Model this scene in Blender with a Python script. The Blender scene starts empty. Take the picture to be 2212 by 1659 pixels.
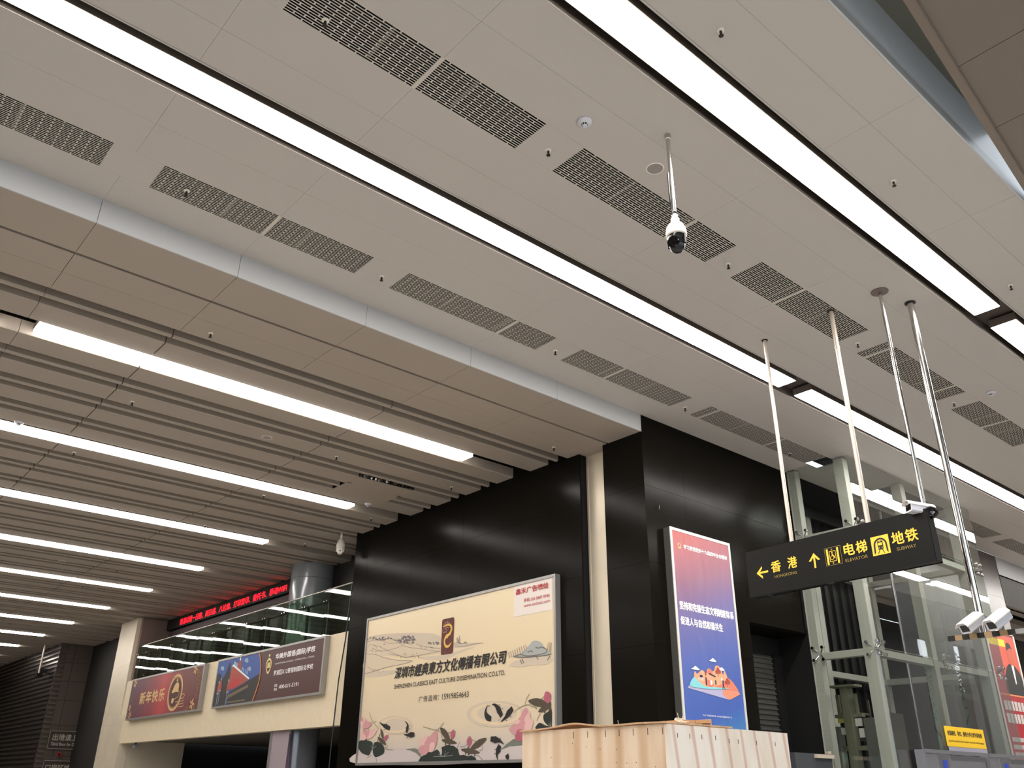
import bpy, bmesh, math, random
from mathutils import Vector, Matrix
from mathutils.geometry import tessellate_polygon
random.seed(7)
S = bpy.context.scene
COL = S.collection
PI = math.pi

# ---------------------------------------------------------------- camera
cd = bpy.data.cameras.new('camera'); cam = bpy.data.objects.new('camera', cd); COL.objects.link(cam); S.camera = cam
cd.sensor_width = 36.0; cd.lens = 36.0 * 1829.42 / 2212.0; cd.clip_start = 0.05; cd.clip_end = 300
YAW, PITCH, ROLL = 0.861744570, 0.444088720, 0.0106739959
f = Vector((math.cos(PITCH)*math.cos(YAW), math.cos(PITCH)*math.sin(YAW), math.sin(PITCH)))
r = Vector((math.sin(YAW), -math.cos(YAW), 0)); u = r.cross(f)
r2 = r*math.cos(ROLL) + u*math.sin(ROLL); u2 = -r*math.sin(ROLL) + u*math.cos(ROLL)
cam.matrix_world = Matrix(((r2.x, u2.x, -f.x, 0), (r2.y, u2.y, -f.y, 0), (r2.z, u2.z, -f.z, 1.6), (0, 0, 0, 1)))

# ---------------------------------------------------------------- world, exposure
W = bpy.data.worlds.new('world'); S.world = W; W.use_nodes = True
bg = W.node_tree.nodes['Background']; bg.inputs[0].default_value = (0.86, 0.93, 1.0, 1); bg.inputs[1].default_value = 1.0
vs = S.view_settings; vs.view_transform = 'Standard'; vs.look = 'None'; vs.gamma = 1; vs.use_curve_mapping = False
vs.exposure = 1.28
HIGH_LAMP, LOW_LAMP = 18.0, 8.5

# ---------------------------------------------------------------- materials
def lin(h):
    c = [int(h[i:i+2], 16)/255 for i in (0, 2, 4)]
    return tuple((x/12.92 if x <= .04045 else ((x+.055)/1.055)**2.4) for x in c) + (1,)
MATS = {}
def mat(name, hexc, rough=.5, metal=0, emit=None, es=0, spec=.5, noise=0, nscale=6, bump=0, bscale=40):
    if name in MATS: return MATS[name]
    m = bpy.data.materials.new(name); m.use_nodes = True; nt = m.node_tree; b = nt.nodes['Principled BSDF']
    c = lin(hexc)
    b.inputs['Base Color'].default_value = c; b.inputs['Roughness'].default_value = rough
    b.inputs['Metallic'].default_value = metal; b.inputs['Specular IOR Level'].default_value = spec
    if noise or bump:
        tc = nt.nodes.new('ShaderNodeTexCoord')
    if noise:
        n = nt.nodes.new('ShaderNodeTexNoise'); n.inputs['Scale'].default_value = nscale; n.inputs['Detail'].default_value = 4
        nt.links.new(tc.outputs['Object'], n.inputs['Vector'])
        cr = nt.nodes.new('ShaderNodeValToRGB')
        cr.color_ramp.elements[0].position = .3; cr.color_ramp.elements[1].position = .7
        cr.color_ramp.elements[0].color = tuple(x*(1-noise) for x in c[:3]) + (1,)
        cr.color_ramp.elements[1].color = tuple(min(1, x*(1+noise)) for x in c[:3]) + (1,)
        nt.links.new(n.outputs['Fac'], cr.inputs[0]); nt.links.new(cr.outputs[0], b.inputs['Base Color'])
    if bump:
        n2 = nt.nodes.new('ShaderNodeTexNoise'); n2.inputs['Scale'].default_value = bscale; n2.inputs['Detail'].default_value = 3
        nt.links.new(tc.outputs['Object'], n2.inputs['Vector'])
        bp = nt.nodes.new('ShaderNodeBump'); bp.inputs['Strength'].default_value = bump; bp.inputs['Distance'].default_value = .02
        nt.links.new(n2.outputs['Fac'], bp.inputs['Height']); nt.links.new(bp.outputs[0], b.inputs['Normal'])
    if emit:
        b.inputs['Emission Color'].default_value = lin(emit); b.inputs['Emission Strength'].default_value = es
    MATS[name] = m
    return m
def glass(name, tint, boost=1.0, rough=.0, wav=0):
    m = bpy.data.materials.new(name); m.use_nodes = True; nt = m.node_tree; nt.nodes.clear()
    o = nt.nodes.new('ShaderNodeOutputMaterial'); mx = nt.nodes.new('ShaderNodeMixShader')
    t = nt.nodes.new('ShaderNodeBsdfTransparent'); g = nt.nodes.new('ShaderNodeBsdfGlossy')
    lw = nt.nodes.new('ShaderNodeLayerWeight'); lw.inputs[0].default_value = .5
    pw = nt.nodes.new('ShaderNodeMath'); pw.operation = 'POWER'; pw.inputs[1].default_value = 5; nt.links.new(lw.outputs['Facing'], pw.inputs[0])
    fr = nt.nodes.new('ShaderNodeMath'); fr.operation = 'MULTIPLY_ADD'; fr.inputs[1].default_value = .96; fr.inputs[2].default_value = .04; nt.links.new(pw.outputs[0], fr.inputs[0])
    mm = nt.nodes.new('ShaderNodeMath'); mm.operation = 'MULTIPLY'; mm.inputs[1].default_value = boost; mm.use_clamp = True
    t.inputs[0].default_value = lin(tint); g.inputs['Roughness'].default_value = rough
    if wav:
        tc = nt.nodes.new('ShaderNodeTexCoord'); n = nt.nodes.new('ShaderNodeTexNoise'); n.inputs['Scale'].default_value = .9
        bp = nt.nodes.new('ShaderNodeBump'); bp.inputs['Strength'].default_value = wav; bp.inputs['Distance'].default_value = .02
        nt.links.new(tc.outputs['Object'], n.inputs['Vector']); nt.links.new(n.outputs['Fac'], bp.inputs['Height'])
        nt.links.new(bp.outputs[0], g.inputs['Normal'])
    nt.links.new(fr.outputs[0], mm.inputs[0]); nt.links.new(mm.outputs[0], mx.inputs[0])
    nt.links.new(t.outputs[0], mx.inputs[1]); nt.links.new(g.outputs[0], mx.inputs[2]); nt.links.new(mx.outputs[0], o.inputs[0])
    MATS[name] = m
    return m
def ramp_mat(name, axis, stops, rough=.4, wrinkle=0):
    """colour printed on a sheet: runs along one object axis (metres) with stops (position, hex)"""
    m = bpy.data.materials.new(name); m.use_nodes = True; nt = m.node_tree; b = nt.nodes['Principled BSDF']
    tc = nt.nodes.new('ShaderNodeTexCoord'); dp = nt.nodes.new('ShaderNodeVectorMath'); dp.operation = 'DOT_PRODUCT'
    dp.inputs[1].default_value = axis
    mr = nt.nodes.new('ShaderNodeMapRange'); mr.inputs[1].default_value = stops[0][0]; mr.inputs[2].default_value = stops[-1][0]
    cr = nt.nodes.new('ShaderNodeValToRGB'); a, z = stops[0][0], stops[-1][0]
    while len(cr.color_ramp.elements) < len(stops): cr.color_ramp.elements.new(.5)
    for e, (p, h) in zip(cr.color_ramp.elements, stops): e.position = (p-a)/(z-a); e.color = lin(h)
    nt.links.new(tc.outputs['Object'], dp.inputs[0]); nt.links.new(dp.outputs['Value'], mr.inputs[0])
    nt.links.new(mr.outputs[0], cr.inputs[0]); nt.links.new(cr.outputs[0], b.inputs['Base Color'])
    b.inputs['Roughness'].default_value = rough
    if wrinkle:
        n = nt.nodes.new('ShaderNodeTexNoise'); n.inputs['Scale'].default_value = 1.6; n.inputs['Distortion'].default_value = .8; n.inputs['Detail'].default_value = 1
        mp = nt.nodes.new('ShaderNodeMapping'); mp.inputs['Scale'].default_value = (2.2, 1, .6)
        bp = nt.nodes.new('ShaderNodeBump'); bp.inputs['Strength'].default_value = wrinkle; bp.inputs['Distance'].default_value = .05
        nt.links.new(tc.outputs['Object'], mp.inputs[0]); nt.links.new(mp.outputs[0], n.inputs['Vector'])
        nt.links.new(n.outputs['Fac'], bp.inputs['Height']); nt.links.new(bp.outputs[0], b.inputs['Normal'])
    MATS[name] = m
    return m
M_CEIL = mat('ceiling_paint', 'B8B4AF', .55)
M_PLANK = mat('plank_paint', '9E9489', .5)
M_FASC = mat('fascia_paint', 'B2B3B4', .5)
M_DARK = mat('plenum_black', '0A0A0A', .9)
M_SLOT = mat('lamp_slot_paint', '4E463F', .8)
M_GRILLE = mat('grille_paint', 'C4BFB7', .5)
M_STONE = mat('black_granite', '070605', .26, spec=.14, noise=.25, nscale=3)
def polished(name, hexc, f0, f90, rough):
    m = bpy.data.materials.new(name); m.use_nodes = True; nt = m.node_tree; nt.nodes.clear(); N = nt.nodes.new; L = nt.links.new
    o = N('ShaderNodeOutputMaterial'); mx = N('ShaderNodeMixShader'); d = N('ShaderNodeBsdfDiffuse'); g = N('ShaderNodeBsdfGlossy')
    lw = N('ShaderNodeLayerWeight'); lw.inputs[0].default_value = .5; pw = N('ShaderNodeMath'); pw.operation = 'POWER'; pw.inputs[1].default_value = 5
    ma = N('ShaderNodeMath'); ma.operation = 'MULTIPLY_ADD'; ma.inputs[1].default_value = f90; ma.inputs[2].default_value = f0
    tc = N('ShaderNodeTexCoord'); n = N('ShaderNodeTexNoise'); n.inputs['Scale'].default_value = 1.3; n.inputs['Detail'].default_value = 5
    mr = N('ShaderNodeMapRange'); mr.inputs[3].default_value = rough*.7; mr.inputs[4].default_value = rough*1.3
    L(tc.outputs['Object'], n.inputs['Vector']); L(n.outputs['Fac'], mr.inputs[0]); L(mr.outputs[0], g.inputs['Roughness'])
    d.inputs[0].default_value = lin(hexc); L(lw.outputs['Facing'], pw.inputs[0]); L(pw.outputs[0], ma.inputs[0]); L(ma.outputs[0], mx.inputs[0])
    L(d.outputs[0], mx.inputs[1]); L(g.outputs[0], mx.inputs[2]); L(mx.outputs[0], o.inputs[0]); MATS[name] = m
    return m
M_STONE = polished('black_granite_polished', '14120F', .007, .2, .2)
M_STONE2 = mat('brown_granite', '3A322B', .3, noise=.2)
M_CREAM = mat('cream_metal_panel', 'DDD1BB', .42, metal=.25, noise=.05, nscale=1.5)
M_CREAM2 = mat('cream_white_panel', 'DCCDB0', .5, noise=.03)
M_STEEL = mat('polished_steel', 'C8C6C2', .16, metal=1)
M_STEEL2 = mat('brushed_steel', 'B4B4B6', .35, metal=1, noise=.06)
M_PIPE = mat('painted_pipe', 'CFC3B5', .3, metal=.35)
M_ALU = mat('aluminium_frame', '9A9896', .4, metal=.6)
M_ALUL = mat('pale_aluminium_frame', 'D6D3CC', .4, metal=.2)
M_SIGN = mat('black_sign_sheet', '0B0A08', .45, spec=.2)
M_SIGN2 = mat('sign_end_grey', '2E2D2C', .5)
M_YEL = mat('sign_yellow', 'E3B136', .5, emit='E3B136', es=.18)
M_YELD = mat('sign_dim_yellow', '9A8440', .5)
M_WHITE = mat('white_plastic', 'E6E0D6', .35)
M_WHITE2 = mat('grey_white_plastic', 'C9CAD2', .35)
M_BLK = mat('black_plastic', '0B0B0C', .25)
M_BLKG = mat('black_lens_glass', '050506', .04)
M_POST = mat('cream_green_steel_post', 'B0AFA4', .45)
M_SPEAK = mat('speaker_cloth', '8F8A88', .8)
M_RUST = mat('sprinkler_metal', '2A2320', .4, metal=.5)
M_LAMPH = mat('diffuser_bright', 'FFFFFF', .5, emit='FFFAF4', es=HIGH_LAMP)
M_LAMPL = mat('diffuser_bright_low_hall', 'FFFFFF', .5, emit='FFF8F0', es=LOW_LAMP)
M_LAMPS = mat('lamp_side', '5A5149', .8)
M_FLOOR = mat('floor_granite', 'B2ADA7', .3, noise=.1, nscale=8)
M_GLASS = glass('clear_green_glass', 'F9FBFA', 1.9, wav=.06)
M_GLASSR = glass('railing_glass', 'D6E4DA', 1.2)
C = {  # print inks
 'paper':'D9C5A4','mist':'C9BAA6','pale':'C2B7B4','hill':'D0BFA5','ink':'978A82','tree':'6F6866','rock':'A3A7A4','leaf':'16201B','greyleaf':'6C7265',
 'vein':'77807A','stem':'4A3F30','twig':'8C846C','petal':'D9AFA9','petal2':'C58E92','bud':'A9596A','black':'120C0E','gold':'D9B055','gold2':'A98070',
 'maroon':'5A2320','red':'B5323A','stick':'E4DAD2','white':'E6E2DC','orange':'C77A4C','sky':'3C5A9A','cloud':'8FA0BE','brick':'A4483C','darkb':'232324',
 'roof':'2C2A2A','tan':'6E6047','goldp':'D2AE78','goldd':'8E6B45','oval':'4A2324','isl':'DCA27E','isl2':'D97A62','teal':'7FC6CC','water':'A9A6C4','orange2':'D98A6E',
 'navy':'232A4C','cloudw':'D9EEF0','suit':'151416','skin':'B5533A','grey':'9A9896','label':'B9B6B0','yel':'EBC120','blue':'2C3A8C','purple':'4A3C52'}
def ink(k): return mat('ink_'+k, C[k], .6)

# ---------------------------------------------------------------- mesh helpers
class MB:
    def __init__(s): s.v = []; s.f = []; s.m = []
    def quad(s, a, b, c, d, m=0):
        n = len(s.v); s.v += [a, b, c, d]; s.f.append((n, n+1, n+2, n+3)); s.m.append(m)
    def box(s, x0, x1, y0, y1, z0, z1, m=0):
        n = len(s.v)
        s.v += [(x0,y0,z0),(x1,y0,z0),(x1,y1,z0),(x0,y1,z0),(x0,y0,z1),(x1,y0,z1),(x1,y1,z1),(x0,y1,z1)]
        for q in ((0,3,2,1),(4,5,6,7),(0,1,5,4),(1,2,6,5),(2,3,7,6),(3,0,4,7)):
            s.f.append(tuple(n+i for i in q)); s.m.append(m)
    def prism(s, prof, axis, a, b, m=0):
        """prof: closed list of 2D points; axis 0: (y,z) profile swept along x; 1: (x,z) along y; 2: (x,y) along z"""
        n = len(s.v); k = len(prof)
        def P(p, t): return [(t, p[0], p[1]), (p[0], t, p[1]), (p[0], p[1], t)][axis]
        s.v += [P(p, a) for p in prof] + [P(p, b) for p in prof]
        for i in range(k):
            j = (i+1) % k; s.f.append((n+i, n+j, n+k+j, n+k+i)); s.m.append(m)
        s.f.append(tuple(n+i for i in range(k))[::-1]); s.m.append(m)
        s.f.append(tuple(n+k+i for i in range(k))); s.m.append(m)
    def lathe(s, prof, cx, cy, seg=20, m=0, a0=0, a1=2*PI):
        """prof: list of (radius, z) around a vertical axis"""
        n = len(s.v); full = abs(a1-a0-2*PI) < 1e-6; cols = seg if full else seg+1
        for i in range(cols):
            t = a0+(a1-a0)*i/seg
            for (rr, z) in prof: s.v.append((cx+rr*math.cos(t), cy+rr*math.sin(t), z))
        k = len(prof)
        for i in range(seg):
            j = (i+1) % cols
            for q in range(k-1):
                s.f.append((n+i*k+q, n+j*k+q, n+j*k+q+1, n+i*k+q+1)); s.m.append(m)
    def tube(s, p0, p1, rr, seg=12, m=0, r1=None):
        p0 = Vector(p0); p1 = Vector(p1); d = (p1-p0).normalized(); a = d.orthogonal().normalized(); b = d.cross(a)
        r1 = rr if r1 is None else r1; n = len(s.v)
        for (p, q) in ((p0, rr), (p1, r1)):
            for i in range(seg):
                t = 2*PI*i/seg; s.v.append(tuple(p + (a*math.cos(t)+b*math.sin(t))*q))
        for i in range(seg):
            j = (i+1) % seg; s.f.append((n+i, n+j, n+seg+j, n+seg+i)); s.m.append(m)
        s.f.append(tuple(n+i for i in range(seg))[::-1]); s.m.append(m)
        s.f.append(tuple(n+seg+i for i in range(seg))); s.m.append(m)
    def path(s, pts, rr, seg=8, m=0):
        for a, b in zip(pts[:-1], pts[1:]): s.tube(a, b, rr, seg, m)
    def obox(s, c, ax, ay, az, hx, hy, hz, m=0):
        """oriented box"""
        n = len(s.v); c = Vector(c)
        for sz in (-1, 1):
            for sx, sy in ((-1,-1),(1,-1),(1,1),(-1,1)):
                s.v.append(tuple(c + ax*(sx*hx) + ay*(sy*hy) + az*(sz*hz)))
        for q in ((0,3,2,1),(4,5,6,7),(0,1,5,4),(1,2,6,5),(2,3,7,6),(3,0,4,7)):
            s.f.append(tuple(n+i for i in q)); s.m.append(m)
    def build(s, name, mats, parent=None, smooth=False, loc=(0,0,0)):
        me = bpy.data.meshes.new(name); me.from_pydata([tuple(v) for v in s.v], [], s.f)
        for mm in (mats if isinstance(mats, (list, tuple)) else [mats]): me.materials.append(mm)
        me.polygons.foreach_set('material_index', s.m)
        if smooth: me.polygons.foreach_set('use_smooth', [True]*len(s.f))
        bm = bmesh.new(); bm.from_mesh(me); bmesh.ops.recalc_face_normals(bm, faces=bm.faces); bm.to_mesh(me); bm.free()
        if smooth:
            try: me.set_sharp_from_angle(angle=math.radians(40))
            except Exception: pass
        me.update()
        o = bpy.data.objects.new(name, me); COL.objects.link(o); o.location = loc
        if parent: o.parent = parent
        return o
def struct(o): o['kind'] = 'structure'; return o
def tag(o, label, cat, group=None):
    o['label'] = label; o['category'] = cat
    if group: o['group'] = group
    return o
def thing(name, label, cat, loc=(0,0,0), group=None):
    o = bpy.data.objects.new(name, None); COL.objects.link(o); o.location = loc; o.empty_display_size = .2
    return tag(o, label, cat, group)
def dup(root, loc, label, group=None, name=None):
    q = root.copy(); COL.objects.link(q); q.location = loc; q['label'] = label
    if group: q['group'] = group
    for ch in root.children:
        c = ch.copy(); COL.objects.link(c); c.parent = q
        for g in ch.children:
            d = g.copy(); COL.objects.link(d); d.parent = c
    return q
class Sheet:
    """a flat print: origin + right/up/normal unit vectors; shapes in metres on it"""
    def __init__(s, org, right, up=(0,0,1)):
        s.o = Vector(org); s.r = Vector(right).normalized(); s.u = Vector(up).normalized(); s.n = s.r.cross(s.u); s.mb = MB(); s.mats = []; s.keys = []; s.cnt = 0
    def P(s, x, y, lay=1): return tuple(s.o + s.r*x + s.u*y + s.n*(.0012*lay))
    def mi(s, k):
        if k not in s.keys: s.keys.append(k); s.mats.append(ink(k))
        return s.keys.index(k)
    def poly(s, k, pts, lay=1):
        s.cnt += 1; lay += .012*s.cnt; m = s.mi(k); n = len(s.mb.v); s.mb.v += [s.P(x, y, lay) for x, y in pts]
        for t in tessellate_polygon([[Vector((x, y, 0)) for x, y in pts]]):
            s.mb.f.append(tuple(n+i for i in t)); s.mb.m.append(m)
    def rect(s, k, x0, y0, x1, y1, lay=1): s.poly(k, [(x0,y0),(x1,y0),(x1,y1),(x0,y1)], lay)
    def smooth(s, k, pts, lay=1):
        out = []; n = len(pts)
        for i in range(n):
            p = [Vector(pts[(i+j-1) % n]) for j in range(4)]
            for t in (0, .25, .5, .75):
                q = .5*((2*p[1]) + (-p[0]+p[2])*t + (2*p[0]-5*p[1]+4*p[2]-p[3])*t*t + (-p[0]+3*p[1]-3*p[2]+p[3])*t**3); out.append((q.x, q.y))
        s.poly(k, out, lay)
    def ribbon(s, k, pts, ws, lay=1):
        if not isinstance(ws, (list, tuple)): ws = [ws]*len(pts)
        # refine
        P = [Vector(p) for p in pts]; Q = []; WW = []
        for i in range(len(P)-1):
            a = P[max(i-1, 0)]; b = P[i]; c = P[i+1]; d = P[min(i+2, len(P)-1)]
            for t in (0, .33, .66):
                Q.append(.5*((2*b)+(-a+c)*t+(2*a-5*b+4*c-d)*t*t+(-a+3*b-3*c+d)*t**3)); WW.append(ws[i]*(1-t)+ws[i+1]*t)
        Q.append(P[-1]); WW.append(ws[-1]); L = []; R = []
        for i, q in enumerate(Q):
            t = (Q[min(i+1, len(Q)-1)]-Q[max(i-1, 0)])
            t = t.normalized() if t.length > 0 else Vector((1, 0)); nn = Vector((-t.y, t.x))*WW[i]/2
            L.append(q+nn); R.append(q-nn)
        s.cnt += 1; lay += .012*s.cnt; m = s.mi(k); n = len(s.mb.v)
        for a, b in zip(L, R): s.mb.v += [s.P(a.x, a.y, lay), s.P(b.x, b.y, lay)]
        for i in range(len(Q)-1): s.mb.f.append((n+2*i, n+2*i+1, n+2*i+3, n+2*i+2)); s.mb.m.append(m)
    def ell(s, k, cx, cy, rx, ry, lay=1, seg=28, hole=0, rot=0):
        pts = [(cx+rx*math.cos(t)*math.cos(rot)-ry*math.sin(t)*math.sin(rot), cy+rx*math.cos(t)*math.sin(rot)+ry*math.sin(t)*math.cos(rot)) for t in [2*PI*i/seg for i in range(seg)]]
        if not hole: s.poly(k, pts, lay); return
        s.cnt += 1; lay += .012*s.cnt; m = s.mi(k); n = len(s.mb.v)
        for (x, y) in pts: s.mb.v += [s.P(x, y, lay), s.P(cx+(x-cx)*hole, cy+(y-cy)*hole, lay)]
        for i in range(seg):
            j = (i+1) % seg; s.mb.f.append((n+2*i, n+2*j, n+2*j+1, n+2*i+1)); s.mb.m.append(m)
    def art(s, data):
        for d in data:
            k, colk, lay, fl = d[:4]; pts = [(fl[i], fl[i+1]) for i in range(0, len(fl), 2)]
            if k == 'p': s.poly(colk, pts, lay)
            elif k == 's': s.smooth(colk, pts, lay)
            elif k == 'l': s.ribbon(colk, pts, d[4], lay)
            elif k == 'w': s.ribbon(colk, pts, d[4], lay)
            elif k == 'f': s.ribbon(colk, pts, [d[4]*q for q in ([.08, .45, 1, .75] if len(pts) == 4 else [.08, .7, .8] if len(pts) == 3 else [.06, .3, .7, 1, .7])], lay)
            elif k == 'v':
                a = Vector(pts[0]); b = Vector(pts[1]); dd = b-a; nn = Vector((-dd.y, dd.x)).normalized()*d[4]
                s.smooth(colk, [tuple(a), tuple(a+dd*.3+nn*.8), tuple(a+dd*.65+nn*.85), tuple(b), tuple(a+dd*.65-nn*.85), tuple(a+dd*.3-nn*.8)], lay)
    def build(s, name, parent): return s.mb.build(name, s.mats, parent)
TXN = [0]
def text(body, name, parent, sheet, x, y, w, h, m, bold=0.0, lay=2, depth=.002, shear=0, spacing=1.0):
    """lettering fitted to the box x,y,w,h (metres) on a sheet; a real mesh, slightly raised"""
    cu = bpy.data.curves.new('lettering_curve', 'FONT'); cu.body = body; cu.size = 1; cu.resolution_u = 3; cu.space_character = spacing
    o = bpy.data.objects.new('lettering_curve', cu); COL.objects.link(o)
    dg = bpy.context.evaluated_depsgraph_get(); me = bpy.data.meshes.new_from_object(o.evaluated_get(dg))
    bpy.data.objects.remove(o); bpy.data.curves.remove(cu)
    vs_ = [v.co.copy() for v in me.vertices]
    if not vs_: return None
    x0 = min(v.x for v in vs_); x1 = max(v.x for v in vs_); y0 = min(v.y for v in vs_); y1 = max(v.y for v in vs_)
    sx = w/max(x1-x0, 1e-6); sy = h/max(y1-y0, 1e-6)
    for v in me.vertices:
        px = (v.co.x-x0)*sx; py = (v.co.y-y0)*sy; px += shear*(py-h/2)
        v.co = Vector(sheet.P(x+px, y+py, lay))
    if bold:                             # heavier strokes: the outline repeated slightly shifted
        e = bold*h*1.3; base = [v.co.copy() for v in me.vertices]; n = len(base); polys = [tuple(p.vertices) for p in me.polygons]
        V = list(base); Fc = list(polys); kk = 0
        for dx, dy in ((-e, 0), (e, 0), (0, -e*.8), (0, e*.8)):
            kk += 1; off = sheet.r*dx + sheet.u*dy - sheet.n*(.0001*kk); V += [b+off for b in base]; Fc += [tuple(i+n*kk for i in p) for p in polys]
        bpy.data.meshes.remove(me); me = bpy.data.meshes.new(name); me.from_pydata([tuple(v) for v in V], [], Fc)
    me.materials.clear(); me.materials.append(m); me.name = name
    for p in me.polygons: p.material_index = 0
    ob = bpy.data.objects.new(name, me); COL.objects.link(ob)
    if parent: ob.parent = parent
    return ob

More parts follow.
